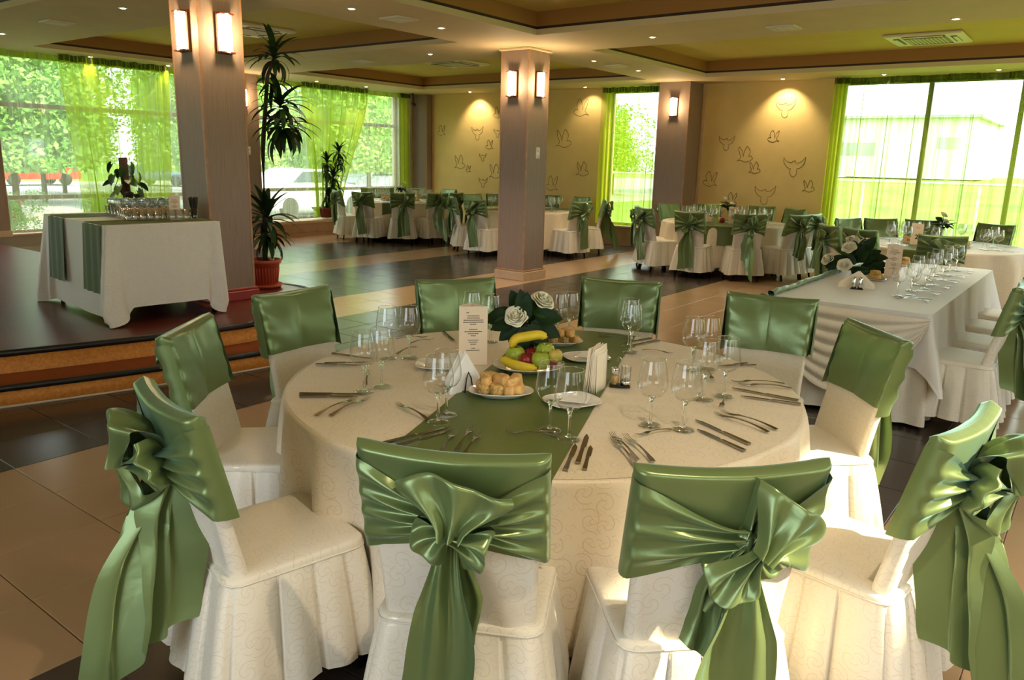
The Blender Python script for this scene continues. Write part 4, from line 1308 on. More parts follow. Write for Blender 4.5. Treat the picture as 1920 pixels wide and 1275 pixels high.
def fork_mesh(L=0.195):
    m = MB()
    def prof(q):  # half width, z along handle (q 0 = handle end)
        w = lerp(0.0085, 0.0032, sstep(0, .35, q)) if q < .6 else lerp(.0032, .0115, sstep(.6, .72, q))
        z = 0.004 + 0.010 * sin(pi * min(1, q / .9)) + (0.0 if q < .7 else -0.004 * (q - .7) / .3)
        return w, z
    n = 26
    vs, fs = [], []
    for i in range(n + 1):
        q = i / n * 0.745
        w, z = prof(q); x = L * (q - .5)
        vs += [(x, -w, z), (x, w, z), (x, w, z - .0022), (x, -w, z - .0022)]
    for i in range(n):
        a = i * 4
        for k in range(4):
            fs.append((a + k, a + (k + 1) % 4, a + 4 + (k + 1) % 4, a + 4 + k))
    fs.append((0, 3, 2, 1)); fs.append((n * 4, n * 4 + 1, n * 4 + 2, n * 4 + 3))
    m.add(vs, fs, None, False)
    for k in range(4):
        y0 = (k - 1.5) * 0.0058
        pts = []
        for i in range(7):
            q = .735 + .265 * i / 6
            pts.append((L * (q - .5), y0, prof(q)[1] - .0012 + .012 * (i / 6) ** 2))
        m.tube(pts, lambda t: .0018 - .0010 * t, 6, flat=.7)
    return m.mesh('fork', 'steel')
def knife_mesh(L=0.225):
    m = MB(); n = 24; vs, fs = [], []
    for i in range(n + 1):
        q = i / n
        if q < .5:
            lo, hi, th = -lerp(.0078, .0058, sstep(0, .4, q)), lerp(.0078, .0058, sstep(0, .4, q)), .0032
        else:
            b = (q - .5) / .5
            lo = -.0095 * sstep(0, .12, b) * (1 - sstep(.72, 1.02, b)) - .003 * (1 - sstep(0, .12, b)); hi = .0075 - .004 * sstep(.75, 1, b); th = .0009
        x = L * (q - .5); z = .0045
        vs += [(x, lo, z - th), (x, hi, z - th), (x, hi, z + th), (x, lo, z + th)]
    for i in range(n):
        a = i * 4
        for k in range(4):
            fs.append((a + k, a + (k + 1) % 4, a + 4 + (k + 1) % 4, a + 4 + k))
    fs.append((0, 3, 2, 1)); fs.append((n * 4, n * 4 + 1, n * 4 + 2, n * 4 + 3))
    return m.add(vs, fs).mesh('table_knife', 'steel')
FORK, KNIFE = fork_mesh(), knife_mesh()
FORK_FAR = MB().box((-.03, 0, .003), (.12, .006, .003)).box((.06, 0, .004), (.06, .02, .002)).mesh('fork', 'steel')
def cutlery(kind, tip, end, label, z=None, group=None):
    z = ZT + .002 if z is None else z
    L = hypot(tip[0] - end[0], tip[1] - end[1]); a = atan2(tip[1] - end[1], tip[0] - end[0])
    base = 0.195 if kind == 'fork' else 0.225
    s = max(.72, min(1.18, L / base))
    cx, cy = (tip[0] + end[0]) / 2, (tip[1] + end[1]) / 2
    o = place(kind, FORK if kind == 'fork' else KNIFE, None, (cx, cy, z), a, scale=(s, min(s, 1.0), min(s, 1.0)))
    return tag(o, label, 'fork' if kind == 'fork' else 'knife', group)

# plates
def plate_mesh(rx, ry, rim=.02, h=.018, sq=2.6):
    m = MB()
    def fn(u, v):
        a = 2 * pi * u
        c, s = cos(a), sin(a)
        k = (abs(c) ** sq + abs(s) ** sq) ** (-1 / sq)
        prof = [(.0, .004), (.55, .004), (.66, .006), (.98, h), (1.0, h + .001), (1.0, h - .002), (.68, .001), (.6, 0), (0, 0)]
        p = interp([(q[0], q[1], 0) for q in prof], v)
        return (rx * k * c * p[0], ry * k * s * p[0], p[1])
    return m.grid(fn, 40, 24).mesh('plate', 'porcelain')

# puff pastry
def pastry_mesh(seed):
    r = random.Random(seed); m = MB()
    ph = [r.uniform(0, 6) for _ in range(4)]
    def fn(u, v):
        a = 2 * pi * u; b = pi * v
        e = .5
        cx = abs(cos(a)) ** e * (1 if cos(a) > 0 else -1); cy = abs(sin(a)) ** e * (1 if sin(a) > 0 else -1)
        sb = sin(b) ** .45
        x = .019 * sb * cx; y = .029 * sb * cy; z = .017 * (1 if cos(b) > 0 else -1) * abs(cos(b)) ** .6
        w = 1 + .05 * sin(5 * a + ph[0]) + .06 * sin(40 * z + ph[1] + 3 * a)
        return (x * w, y * w, z + .017)
    return m.grid(fn, 24, 14).mesh('pastry', 'pastry' if seed % 3 else 'pastry_seed')
PASTRY = [pastry_mesh(k) for k in range(3, 9)]
def pile(cx, cy, z, n, label, group, spread=(.075, .05), rz=0.0, sc=1.0):
    r = random.Random(int(cx * 1000)); k = 0
    layers = [(n * 6 // 10, 0), (n - n * 6 // 10, .030)]
    for cnt, dz in layers:
        cols = max(2, int(round(sqrt(cnt * 1.6)))); rows = max(1, -(-cnt // cols)); q = 0
        for i in range(rows):
            for j in range(cols):
                if q >= cnt: break
                sh = .8 if dz else 1.0
                x = ((j + .5 + r.uniform(-.15, .15)) / cols - .5) * 2 * spread[0] * sh; y = ((i + .5 + r.uniform(-.15, .15)) / rows - .5) * 2 * spread[1] * sh
                o = place('pastry', PASTRY[r.randrange(6)], None, (cx + x * cos(rz) - y * sin(rz), cy + x * sin(rz) + y * cos(rz), z + dz), rot=(r.uniform(-.15, .15), r.uniform(-.1, .1), rz + r.uniform(-.9, .9)), scale=sc * r.uniform(1.0, 1.25))
                tag(o, label, 'pastry', group); q += 1

# roses and leaves
def petal_mesh():
    def fn(u, v):
        span = 1.05 * sqrt(max(0.02, 1 - (max(0, v - .45) / .56) ** 2)) * (.55 + .45 * sstep(0, .35, v))
        a = (u - .5) * 2 * span
        rr = .22 + .80 * sin(min(1, v * 1.15) * pi * .5) + .22 * sstep(.78, 1, v)
        return (sin(a) * rr, -cos(a) * rr, 1.0 * v - .20 * sstep(.80, 1.02, v))
    return MB().grid(fn, 10, 9).mesh('petal', 'rose_white')
PETAL = petal_mesh()
ROSE_CORE = MB().lathe([(0, -.1), (.34, .0), (.40, .35), (.22, .7), (.10, 1.1), (.05, 1.16), (0, 1.1)], 14, wob=lambda a, t: 1 + .12 * sin(3 * a + 9 * t)).mesh('rose_heart', 'rose_white')
def rose(parent, loc, size, tilt=(0, 0, 0), rings=((2, .16, 1.26), (3, .28, 1.26), (3, .41, 1.24), (4, .55, 1.18), (4, .70, 1.10), (5, .86, .98), (5, 1.04, .80))):
    e = bpy.data.objects.new('rose', ROSE_CORE); COL.objects.link(e)
    e.parent = parent; e.location = loc; e.rotation_euler = tilt; e.scale = (size,) * 3
    for k, (n, r, h) in enumerate(rings):
        for i in range(n):
            place('petal', PETAL, e, (0, 0, -.03 * k), rot=(0.04 * k, 0, 2 * pi * i / n + k * 1.1), scale=(r, r, h))
    return e
def leaf_blade(L, W, droop, mat, fold=.25, n=8):
    def fn(u, v):
        q = (u - .5) * 2
        w = W * sin(pi * min(1, v * .98 + .02)) ** .75 * (1 - .25 * v)
        return (q * w, L * v, fold * abs(q) * w - droop * L * v * v)
    return MB().grid(fn, 4, n).mesh('leaf', mat)
RLEAF = [leaf_blade(.095, .034, .35, 'leaf_dark'), leaf_blade(.085, .030, .15, 'leaf_dark'), leaf_blade(.08, .028, .5, 'leaf_mid')]

def bouquet(x, y, z, label, sc=1.0, roses=((-.035, -.02, .0), (.045, .02, .06)), n_leaf=14, vase=True, seed=0, rz=0.0, spread=1.0):
    r = random.Random(seed)
    t = thing('rose_arrangement', label, 'flowers', (x, y, z), rz); t.scale = (sc,) * 3
    hz = .155 if vase else .03
    if vase:
        MB().lathe([(0, 0), (.032, 0), (.033, .003), (.010, .008), (.006, .03), (.0055, .08), (.010, .125), (.021, .16), (.0195, .16), (.008, .125), (.0035, .08), (0, .02)], 16).build('bud_vase', 'glass_solid', t)
        for (a, b, c) in roses:
            MB().tube([(0, 0, .05), (0, 0, .14), (a * .6, b * .6, hz + .05 + c * .5), (a, b, hz + .06 + c)], .0025, 6).build('stem', 'leaf_mid', t)
    else:
        MB().lathe([(0, 0), (.05, 0), (.055, .02), (.045, .04), (0, .045)], 14).build('foam_dish', 'leaf_dark', t)
    for k, (a, b, c) in enumerate(roses):
        rose(t, (a, b, hz + .045 + c), .030, rings=((3, .3, 1.25), (4, .6, 1.12), (5, .95, .85)), tilt= (r.uniform(.35, .75), r.uniform(-.25, .25), -rz + (-.9 if k % 2 == 0 else .9) * .5))
    for i in range(n_leaf):
        a = 2 * pi * i / n_leaf + r.uniform(-.2, .2)
        el = r.uniform(-.35, .75)
        place('leaf', r.choice(RLEAF), t, (.018 * cos(a + pi / 2) * spread, .018 * sin(a + pi / 2) * spread, hz + r.uniform(-.005, .05)), rot=(el, r.uniform(-.4, .4), a), scale=r.uniform(.85, 1.25) * spread)
    return t

# text and cards
def glyph(txt, size, mat, parent, loc, rot, bold=0.0):
    cu = bpy.data.curves.new('numeral', 'FONT'); cu.body = txt; cu.size = size; cu.align_x = 'CENTER'; cu.extrude = .0004; cu.offset = bold
    tmp = bpy.data.objects.new('numeral', cu); COL.objects.link(tmp)
    dg = bpy.context.evaluated_depsgraph_get()
    me = bpy.data.meshes.new_from_object(tmp.evaluated_get(dg))
    bpy.data.objects.remove(tmp)
    me.materials.clear(); me.materials.append(MATS[mat])
    o = place('numeral', me, parent, loc); o.rotation_euler = rot
    return o
def menu_card(x, y, z, rz, label, w=.085, h=.19, numeral=None, mat='paper_peach', sc=1.0):
    """three-sided standing card; local -y face is the front"""
    t = thing('menu_card', label, 'card', (x, y, z), rz); t.scale = (sc,) * 3
    d = w * .62
    A, B, C = (-w / 2, -d / 2), (w / 2, -d / 2), (0.0, d / 2)
    th = .0012
    for nm, p, q, hh in (('front_panel', A, B, h), ('side_panel', B, C, h), ('side_panel', C, A, h + .004)):
        dx, dy = q[0] - p[0], q[1] - p[1]; l = hypot(dx, dy)
        MB().box(((p[0] + q[0]) / 2, (p[1] + q[1]) / 2, hh / 2), (l, th, hh), atan2(dy, dx)).build(nm, mat, t)
    r = random.Random(4)
    ink = MB(); yy = -d / 2 - th
    rows = [(.895, .10, -.2)] + [(.84 - .035 * k, wd, 0) for k, wd in enumerate((.42, .45, .70, .72, .24))] + [(.61 - .035 * k, wd, 0) for k, wd in enumerate((.30, .62, .38, .18))] + [(.43 - .035 * k, wd, 0) for k, wd in enumerate((.38, .32, .2))] + [(.29, .12, 0), (.255, .5, 0)]
    if numeral is None:
        for (f, wd, ox) in rows:
            xx = -wd * w / 2 + ox * w
            end = xx + wd * w
            while xx < end - .002:
                l = min(end - xx, r.uniform(.004, .010))
                ink.box((xx + l / 2, yy + .0004, f * h), (l, .0004, .0022 * h / .19)); xx += l + .0012
        o = ink.build('print', 'ink', t); o['kind'] = 'stuff'
    else:
        glyph(numeral, .075, 'ink', t, (0, yy + .0003, .07), (pi / 2, 0, 0), .0018)
        for k in range(2):
            ink.box((0, yy + .0004, h * (.86 - .06 * k)), (w * (.5 - .15 * k), .0004, .003))
        ink.build('print', 'ink', t)['kind'] = 'stuff'
    return t
FACE_CAM = lambda x, y: atan2(-y, -x) + pi / 2   # turn a card's front towards the near end of the room

# ------------------------------------------------------------------ the near table is laid
GL = [((1.959, 2.198), 'leftmost wine glass of the near table'), ((2.048, 2.197), 'wine glass next to the leftmost one, slightly behind'),
      ((2.378, 2.505), 'wine glass standing behind the left pair'), ((2.449, 2.442), 'tall looking wine glass between left pair and menu card'),
      ((1.884, 1.74), 'front wine glass of the pair left of the napkins'), ((1.96, 1.771), 'rear wine glass of the pair left of the napkins'),
      ((2.952, 2.375), 'wine glass between menu card and roses'), ((2.951, 2.498), 'wine glass half hidden behind the menu card'),
      ((2.072, 1.402), 'wine glass in front of the fruit plate, left of the pair'), ((2.041, 1.304), 'wine glass in front of the side plate, right of the pair'),
      ((2.347, 1.167), 'wine glass right of the salt shaker'), ((2.384, 1.059), 'wine glass at front right, nearest the crossed forks'),
      ((2.76, 1.153), 'left wine glass of the right hand middle pair'), ((2.854, 1.109), 'right wine glass of the right hand middle pair'),
      ((3.139, 1.377), 'front wine glass of the rear right pair'), ((3.203, 1.334), 'rear wine glass of the rear right pair'),
      ((3.245, 1.742), 'front wine glass before the dull green sash chair'), ((3.357, 1.816), 'wine glass hidden behind the one before the dull green sash chair'),
      ((3.235, 2.163), 'left wine glass behind the rear pastry plate'), ((3.296, 2.134), 'right wine glass behind the rear pastry plate')]
for (p, lab) in GL:
    wine_glass(p[0], p[1], ZT + .003, lab, 'wine glasses on the near table', 1.13)
FK = [((2.183, 1.234), (2.01, 1.027), 'left fork of the three before the right bow chair'), ((2.139, 1.2), (1.97, 1.013), 'middle fork of the three before the right bow chair'), ((2.199, 1.194), (2.024, 0.977), 'right fork of the three before the right bow chair'),
      ((2.652, 1.038), (2.592, .801), 'upper fork of the pair at right edge of near table'), ((2.617, 1.065), (2.539, .797), 'lower fork of the pair at right edge of near table'),
      ((3.059, 1.163), (3.189, .982), 'upper fork before the chair by the long table'), ((3.038, 1.123), (3.145, .938), 'lower fork before the chair by the long table'),
      ((2.213, 1.147), (2.35, 1.087), 'dessert fork at the foot of the front right glass'), ((2.68, 1.05), (2.839, 1.093), 'dessert fork behind the middle right glasses'),
      ((3.348, 1.571), (3.323, 1.722), 'dessert fork near the rear single glass'), ((3.02, 1.226), (3.156, 1.306), 'dessert fork between the right hand glasses'),
      ((1.923, 1.983), (1.869, 1.774), 'dessert fork left of the napkin holder by the runner'), ((1.877, 2.147), (1.640, 2.099), 'upper fork at the left rim of near table'), ((1.925, 2.116), (1.660, 2.057), 'lower fork at the left rim of near table'),
      ((2.786, 2.607), (2.640, 2.629), 'front fork behind the left glasses near the shiny sash chair'), ((2.801, 2.663), (2.668, 2.751), 'rear fork behind the left glasses near the shiny sash chair'),
      ((2.631, 2.562), (2.451, 2.524), 'dessert fork at the foot of the tall looking glass'), ((2.158, 2.389), (2.011, 2.252), 'dessert fork pointing up between the left pair of glasses'),
      ((1.860, 1.634), (1.641, 1.515), 'left fork of the three on the runner end'), ((1.933, 1.617), (1.701, 1.500), 'middle fork of the three on the runner end'), ((1.905, 1.560), (1.671, 1.450), 'right fork of the three on the runner end'),
      ((3.42, 2.03), (3.47, 1.88), 'front fork at the far end of the runner'), ((3.46, 2.05), (3.51, 1.90), 'rear fork at the far end of the runner'),
      ((1.95, 1.495), (2.03, 1.345), 'dessert fork lying on the runner before the side plate')]
for k, (a, b, lab) in enumerate(FK):
    cutlery('fork', a, b, lab, ZT + .005 + .0006 * (k % 3), 'forks on the near table')
KN = [((2.51, 1.083), (2.382, .812), 'upper knife at the right of near table'), ((2.41, 1.018), (2.319, .817), 'lower knife at the right of near table'),
      ((2.983, 1.138), (2.993, .853), 'upper knife at the far right rim'), ((2.898, 1.056), (2.946, .838), 'lower knife at the far right rim'),
      ((3.398, 1.863), (3.585, 1.81), 'rear knife before the dull green sash chair'), ((3.37, 1.803), (3.575, 1.758), 'front knife before the dull green sash chair'),
      ((3.281, 1.313), (3.43, 1.235), 'rear knife at right before the long table chair'), ((3.304, 1.289), (3.42, 1.195), 'front knife at right before the long table chair'),
      ((2.115, 1.279), (1.882, 1.166), 'broad knife in the middle of three at the front rim'), ((2.011, 1.257), (1.811, 1.164), 'left knife of three at the front rim'), ((2.032, 1.213), (1.853, 1.124), 'right knife of three at the front rim'),
      ((1.885, 1.672), (1.600, 1.728), 'rear knife of the pair across the runner edge'), ((1.847, 1.65), (1.600, 1.678), 'front knife of the pair across the runner edge'),
      ((1.939, 2.156), (1.770, 2.352), 'rear knife at the left rim'), ((1.894, 2.166), (1.750, 2.325), 'front knife at the left rim'),
      ((2.319, 2.539), (2.26, 2.75), 'knife at the rear left rim, longer'), ((2.206, 2.497), (2.09, 2.655), 'front knife of the rear left place'), ((2.265, 2.515), (2.125, 2.64), 'rear knife of the rear left place'),
      ((2.837, 2.513), (2.95, 2.69), 'knife beside the menu card foot, left')]
for k, (a, b, lab) in enumerate(KN):
    cutlery('table_knife', a, b, lab, ZT + .003 + .0005 * (k % 2), 'knives on the near table')

menu_card(2.58, 2.18, ZT + .002, FACE_CAM(2.58, 2.18) + .12, 'peach three sided menu card on the near table', .125, .265)
def napkin_fan(parent, n, w, h, mat, lean=.10):
    for k in range(n):
        dy = (k - (n - 1) / 2) * .006
        m = MB()
        hw = w / 2 * (1 - .02 * k)
        top = h * (1 - .05 * (k % 3))
        vs = [(-hw, dy, 0), (hw, dy, 0), (hw * .95, dy + .01, h * .30), (0 + .012 * (k % 2), dy + lean * top * .3, top), (-hw * .95, dy + .01, h * .30)]
        vs2 = [(a, b + .0022, c) for a, b, c in vs]
        q = len(vs)
        m.add(vs + vs2, [tuple(range(q - 1, -1, -1)), tuple(range(q, 2 * q))] + [(i, (i + 1) % q, q + (i + 1) % q, q + i) for i in range(q)])
        m.build('napkin', mat, parent)
t = thing('napkin_holder', 'black wire holder with white napkins before the menu card', 'napkin holder', (2.235, 1.93, ZT + .003), FACE_CAM(2.235, 1.93) + .75)
napkin_fan(t, 7, .17, .155, 'paper_white')
for s in (-1, 1):
    MB().tube([(-.022, s * .032, 0), (-.012, s * .030, .055), (0, s * .028, .078), (.012, s * .030, .055), (.022, s * .032, 0)], .0028, 8).build('wire_hoop', 'wire_black', t)
    MB().tube([(s * .022, -.032, .002), (s * .022, .032, .002)], .0028, 8).build('wire_foot', 'wire_black', t)
t = thing('napkin_stack', 'cream napkins standing folded beside the salt shaker', 'napkins', (2.60, 1.545, ZT + .003), FACE_CAM(2.58, 1.52) + 1.25)
for k in range(9):
    dy = (k - 4) * .0065
    def nf(u, v, dy=dy, k=k):
        return ((v - .5) * .13 + .02 * u, dy * (1 - .35 * u) + .003 * sin(8 * v + k), u * (.15 + .012 * (k % 3)))
    solidify(MB().grid(nf, 4, 6).build('napkin', 'paper_cream', t), .0025)

t = thing('condiment_set', 'salt shaker and toothpick cup in a dark caddy', 'condiments', (2.70, 1.49, ZT + .003), FACE_CAM(2.7, 1.49))
MB().box((0, 0, .004), (.085, .045, .008), 0, .003).build('caddy_base', 'wire_black', t)
MB().lathe([(0, .008), (.017, .008), (.018, .02), (.017, .055), (.0165, .06)], 18).build('salt_glass', 'glass_bowl', t, (-.021, 0, 0))
MB().lathe([(0, .009), (.015, .009), (.0155, .045), (0, .047)], 14).build('salt', 'pastry_seed', t, (-.021, 0, 0))
MB().lathe([(.0175, .058), (.0178, .075), (.016, .080), (0, .082)], 18).build('shaker_cap', 'chrome', t, (-.021, 0, 0))
MB().lathe([(0, .008), (.020, .008), (.020, .03), (.0185, .03), (.0185, .012), (0, .012)], 18).build('cup', 'chrome', t, (.023, 0, 0))
MB().lathe([(.0195, .03), (.0195, .088), (.0185, .088), (.0185, .03)], 18).build('cup_glass', 'glass_bowl', t, (.023, 0, 0))
for k in range(14):
    a = rnd.uniform(0, 6.28); q = .013 * sqrt(rnd.random())
    MB().tube([(.023 + q * cos(a), q * sin(a), .012), (.023 + 1.2 * q * cos(a + .3), 1.2 * q * sin(a + .3), .09)], .0016, 5).build('toothpick', 'paper_cream', t)
MB().tube([(.001, 0, .008), (.001, 0, .10), (.0, 0, .118), (-.008, 0, .124), (-.014, 0, .116), (-.012, 0, .106)], .0016, 6).build('caddy_loop', 'chrome', t)

PL_OVAL = plate_mesh(.125, .082, sq=2.3, h=.022)
PL_SIDE = plate_mesh(.105, .09, sq=3.2, h=.014)
PL_BIG = plate_mesh(.15, .125, sq=2.3, h=.024)
AZ = FACE_CAM(2.3, 1.75)
def plate(me, x, y, rz, label):
    return tag(place('plate', me, None, (x, y, ZT + .005), rz), label, 'plate')
plate(PL_OVAL, 2.275, 1.775, AZ, 'oval white plate of pastries in front of the fruit')
plate(PL_OVAL, 3.14, 2.10, AZ, 'oval white plate of pastries under the roses')
plate(PL_BIG, 2.655, 1.925, AZ, 'large white plate carrying the fruit')
plate(PL_SIDE, 2.985, 1.83, AZ + .3, 'empty white side plate beside the standing napkins')
plate(PL_SIDE, 2.375, 1.51, AZ + .5, 'white side plate with paper napkin behind the front glasses')
plate(PL_SIDE, 2.43, 2.235, AZ, 'small white plate behind the glasses left of the napkins')
nb = MB().box((0, 0, .001), (.11, .11, .002), .4).build('paper_napkin', 'paper_white', None, (2.385, 1.505, ZT + .024)); tag(nb, 'white paper napkin lying on a side plate', 'napkin')
nb = MB().box((0, 0, .001), (.09, .07, .002), .2).build('paper_napkin', 'paper_white', None, (2.985, 1.83, ZT + .024)); tag(nb, 'crumpled paper slip on the empty side plate', 'napkin')
pile(2.275, 1.775, ZT + .020, 15, 'golden puff pastry on the front pastry plate', 'pastries on the front plate', (.095, .05), AZ)
pile(3.14, 2.10, ZT + .020, 17, 'golden puff pastry on the rear pastry plate', 'pastries on the rear plate', (.10, .055), AZ)

def banana(label, pts, r0=.0175):
    t = thing('banana', label, 'banana', pts[2])
    o = Vector(pts[2])
    path = [interp([tuple(Vector(p) - o) for p in pts], i / 22) for i in range(23)]
    MB().tube(path, lambda q: r0 * (.42 + .62 * min(1, sin(pi * min(.97, max(.03, q))) ** .45)) if .06 < q < .94 else r0 * (.34 if q > .5 else .40), 6).build('peel', 'banana', t)
    MB().tube([path[-1], path[-1] + (path[-1] - path[-2]) * 1.2], .006, 6).build('stalk', 'banana_tip', t)
    MB().tube([path[0], path[0] + (path[0] - path[1]) * .3], .005, 6).build('blossom_end', 'banana_tip', t)
def screen_axes(x, y):
    d = Vector((x, y, 0)).normalized(); return Vector((d.y, -d.x, 0)), d      # right, away
FC = Vector((2.655, 1.925, ZT + .02))
FR_, FA_ = screen_axes(2.655, 1.925)
def fp(r, a, z): return tuple(FC + FR_ * r + FA_ * a + Vector((0, 0, z)))
banana('yellow banana lying at the front of the fruit plate', [fp(-.115, -.055, .045), fp(-.07, -.085, .030), fp(-.02, -.098, .022), fp(.040, -.098, .016)], .021)
banana('yellow banana lying on top of the apples', [fp(-.075, -.01, .085), fp(-.055, .0, .118), fp(-.01, .01, .128), fp(.045, .01, .138), fp(.080, .0, .128)], .022)
APPLE = [(0, .010), (.012, .003), (.025, .006), (.034, .020), (.037, .038), (.033, .056), (.022, .067), (.010, .066), (0, .058)]
AM = {k: MB().lathe([(r, z) for r, z in APPLE], 22, wob=lambda a, q: 1 + .025 * sin(5 * a) * (1 - q)).mesh('flesh', k) for k in ('apple_green', 'apple_red', 'apple_yellow')}
TWIG = MB().tube([(0, 0, .056), (.001, 0, .066), (.005, .002, .078)], .0014, 6).mesh('twig', 'twig')
for (r, a, z, k, sc, lab) in ((.055, -.055, 0, 'apple_green', 1.0, 'green apple at the front of the fruit plate'), (-.055, .02, .0, 'apple_green', 1.05, 'green apple at the left under the upper banana'), (.075, .045, .012, 'apple_green', 1.05, 'green apple at the rear right of the fruit plate'),
                             (-.005, -.035, 0.0, 'apple_red', .82, 'dark red apple between banana and green apple'), (.015, .055, .0, 'apple_red', .85, 'dark red apple at the back of the fruit plate'), (.098, -.02, .0, 'apple_red', .85, 'red apple beside the front green apple'), (.118, -.045, .03, 'apple_yellow', .75, 'small yellow apple at the right of the fruit plate')):
    p = fp(r, a, z)
    t = thing('apple', lab, 'apple', p, 0, 'apples on the fruit plate'); t.scale = (sc * 1.12,) * 3
    place('flesh', AM[k], t); place('twig', TWIG, t)
# the slim vase with two white roses stands behind the fruit
def main_bouquet():
    x, y = 2.79, 2.05
    t = thing('rose_arrangement', 'two white roses with dark leaves in a slim glass on the near table', 'flowers', (x, y, ZT + .004))
    Rr, Aa = screen_axes(x, y)
    def q(r, a, z): return tuple(Rr * r + Aa * a + Vector((0, 0, z)))
    MB().lathe([(0, 0), (.034, 0), (.035, .003), (.010, .009), (.006, .03), (.0055, .09), (.010, .135), (.022, .17), (.0205, .17), (.008, .135), (.0035, .09), (0, .02)], 18).build('bud_vase', 'glass_solid', t)
    z0 = .175
    for (r, a, z) in ((-.035, -.035, .215), (.075, .005, .275)):
        MB().tube([(0, 0, .06), (0, 0, .16), q(r * .5, a * .5, (z + .16) / 2), q(r, a, z - .01)], .003, 7).build('stem', 'leaf_mid', t)
    yaw = atan2(-Aa.y, -Aa.x)
    def face(az, el):
        return (Matrix.Rotation(az + pi / 2, 3, 'Z') @ Matrix.Rotation(el, 3, 'X')).to_euler()
    rose(t, q(-.035, -.035, .205), .040, face(yaw - .15, 1.0))
    rose(t, q(.080, .005, .268), .042, face(yaw + .75, .6))
    r = random.Random(9)
    LF = [(-.06, -.01, .235, 185, .15, 1.3), (-.05, -.02, .215, 200, -.1, 1.3), (-.03, -.02, .19, 215, -.5, 1.1), (-.02, -.03, .185, 240, -.7, 1.1), (0, -.02, .18, 285, -.7, 1.3), (.02, -.02, .19, 320, -.5, 1.5), (.03, -.01, .20, 345, -.25, 1.5), (.05, 0, .23, 2, .05, 1.5), (.04, .01, .245, 15, .3, 1.3),
          (.0, .0, .22, 85, .9, 1.5), (.01, -.015, .21, 100, .7, 1.5), (-.02, .02, .24, 110, .95, 1.4), (.03, .02, .235, 60, .6, 1.3), (.0, -.04, .19, 270, -.5, 1.4), (.03, -.03, .20, 300, -.3, 1.3), (-.01, -.03, .215, 70, .6, 1.2), (.02, .03, .19, 30, .1, 1.4), (-.04, .03, .21, 150, .2, 1.3)]
    for k, (rr, aa, z, ang, el, s) in enumerate(LF):
        # ang in the plane across the view, el tilts towards the near side
        d = (Rr * cos(radians(ang)) + Vector((0, 0, 1)) * sin(radians(ang)) - Aa * .35).normalized()
        n = (-Aa + Vector((0, 0, .5))).normalized()
        xx = d.cross(n).normalized(); nn = xx.cross(d)
        mt = Matrix((xx, d, nn)).transposed()
        place('leaf', RLEAF[k % 2] if k not in (8, 12) else RLEAF[2], t, q(rr, aa, z - .03), rot=mt.to_euler(), scale=s)
main_bouquet()

# ------------------------------------------------------------------ far tables laid
def lay_far(cx, cy, where, angles, fl_ang, numeral=None, seed=0):
    r = random.Random(seed); z = 0.762
    for k, a in enumerate(angles):
        a = radians(a)
        for j, (rr, da) in enumerate(((.60, -.10), (.66, .10), (.52, .02))):
            if j == 2 and k % 2: continue
            gx, gy = rr * cos(a + da), rr * sin(a + da)
            dd = Vector((cx, cy)).normalized(); side = gx * dd.y - gy * dd.x; far_ = gx * dd.x + gy * dd.y
            pos = ('rear ' if far_ > .2 else 'front ' if far_ < -.2 else 'middle ') + ('right' if side > .15 else 'left' if side < -.15 else 'centre')
            wine_glass(cx + gx, cy + gy, z, 'wine glass at the %s of the ' % pos + where, 'wine glasses on the ' + where, 1.12, True)
        for j in range(2):
            o = place('fork', FORK_FAR, None, (cx + .82 * cos(a + .16 * (j - .5)), cy + .82 * sin(a + .16 * (j - .5)), z), a + pi); tag(o, '%s fork beside the %s glasses of the ' % (('first', 'second')[j], pos) + where, 'fork', 'forks on the ' + where)
    d = Vector((cx, cy)).normalized()
    bouquet(cx + .02, cy - .02, z, 'white roses and dark leaves on the ' + where, 1.35, seed=seed, rz=seed, n_leaf=16)
    for j, (a, lab) in enumerate(((fl_ang + 70, 'left'), (fl_ang - 75, 'right'))):
        px, py = cx + .32 * cos(radians(a)), cy + .32 * sin(radians(a))
        tag(place('plate', PL_OVAL, None, (px, py, z), a), '%s pastry plate on the ' % lab + where, 'plate')
        pile(px, py, z + .016, 8, 'pastry on the %s plate of the ' % lab + where, 'pastries on the %s plate of the ' % lab + where, (.085, .045), radians(a))
    return z
z = lay_far(11.75, 11.95, 'far left round table', [-166, -133, -103, 180, 113, 78, 31, -5, -40], -133, seed=31)
menu_card(11.95, 11.72, z, FACE_CAM(11.9, 11.7), 'small peach card on the far left round table', .12, .24, sc=.9)
z = lay_far(11.75, 8.70, 'round table behind the column', [178, 140, 84, 50, 16, -17, -60, -101, -140], -145, seed=32)
z = lay_far(12.10, 4.93, 'round table numbered 3', [-179, -143, -111, -85, 143, 110, 67, 36, -3, -40], -160, seed=33)
menu_card(11.86, 4.72, z, FACE_CAM(11.9, 4.7), 'peach card printed with a black 3 before the dove wall', .13, .25, '3')
for k, (ang, lab, mt) in enumerate(((150, 'red apple left of the number 3 card', 'apple_red'), (175, 'yellow fruit behind the number 3 card', 'apple_yellow'))):
    t = thing('apple', lab, 'apple', (11.80 + .06 * k, 4.86 + .05 * k, z + .0)); t.scale = (1.2,) * 3
    place('flesh', AM[mt], t); place('twig', TWIG, t)
t = thing('napkin_fan', 'cream napkin fan right of the number 3 card', 'napkins', (11.86, 4.50, z), FACE_CAM(11.9, 4.5)); napkin_fan(t, 5, .16, .14, 'paper_cream')
t = thing('napkin_fan', 'cream napkin fan left of the number 3 card', 'napkins', (11.80, 5.12, z), FACE_CAM(11.9, 5.1)); napkin_fan(t, 5, .16, .14, 'paper_cream')
z = lay_far(10.80, 1.65, 'round table by the wide window', [-170, 153, 131, 63, 41, 18, -19, -60, -110], 178, seed=34)
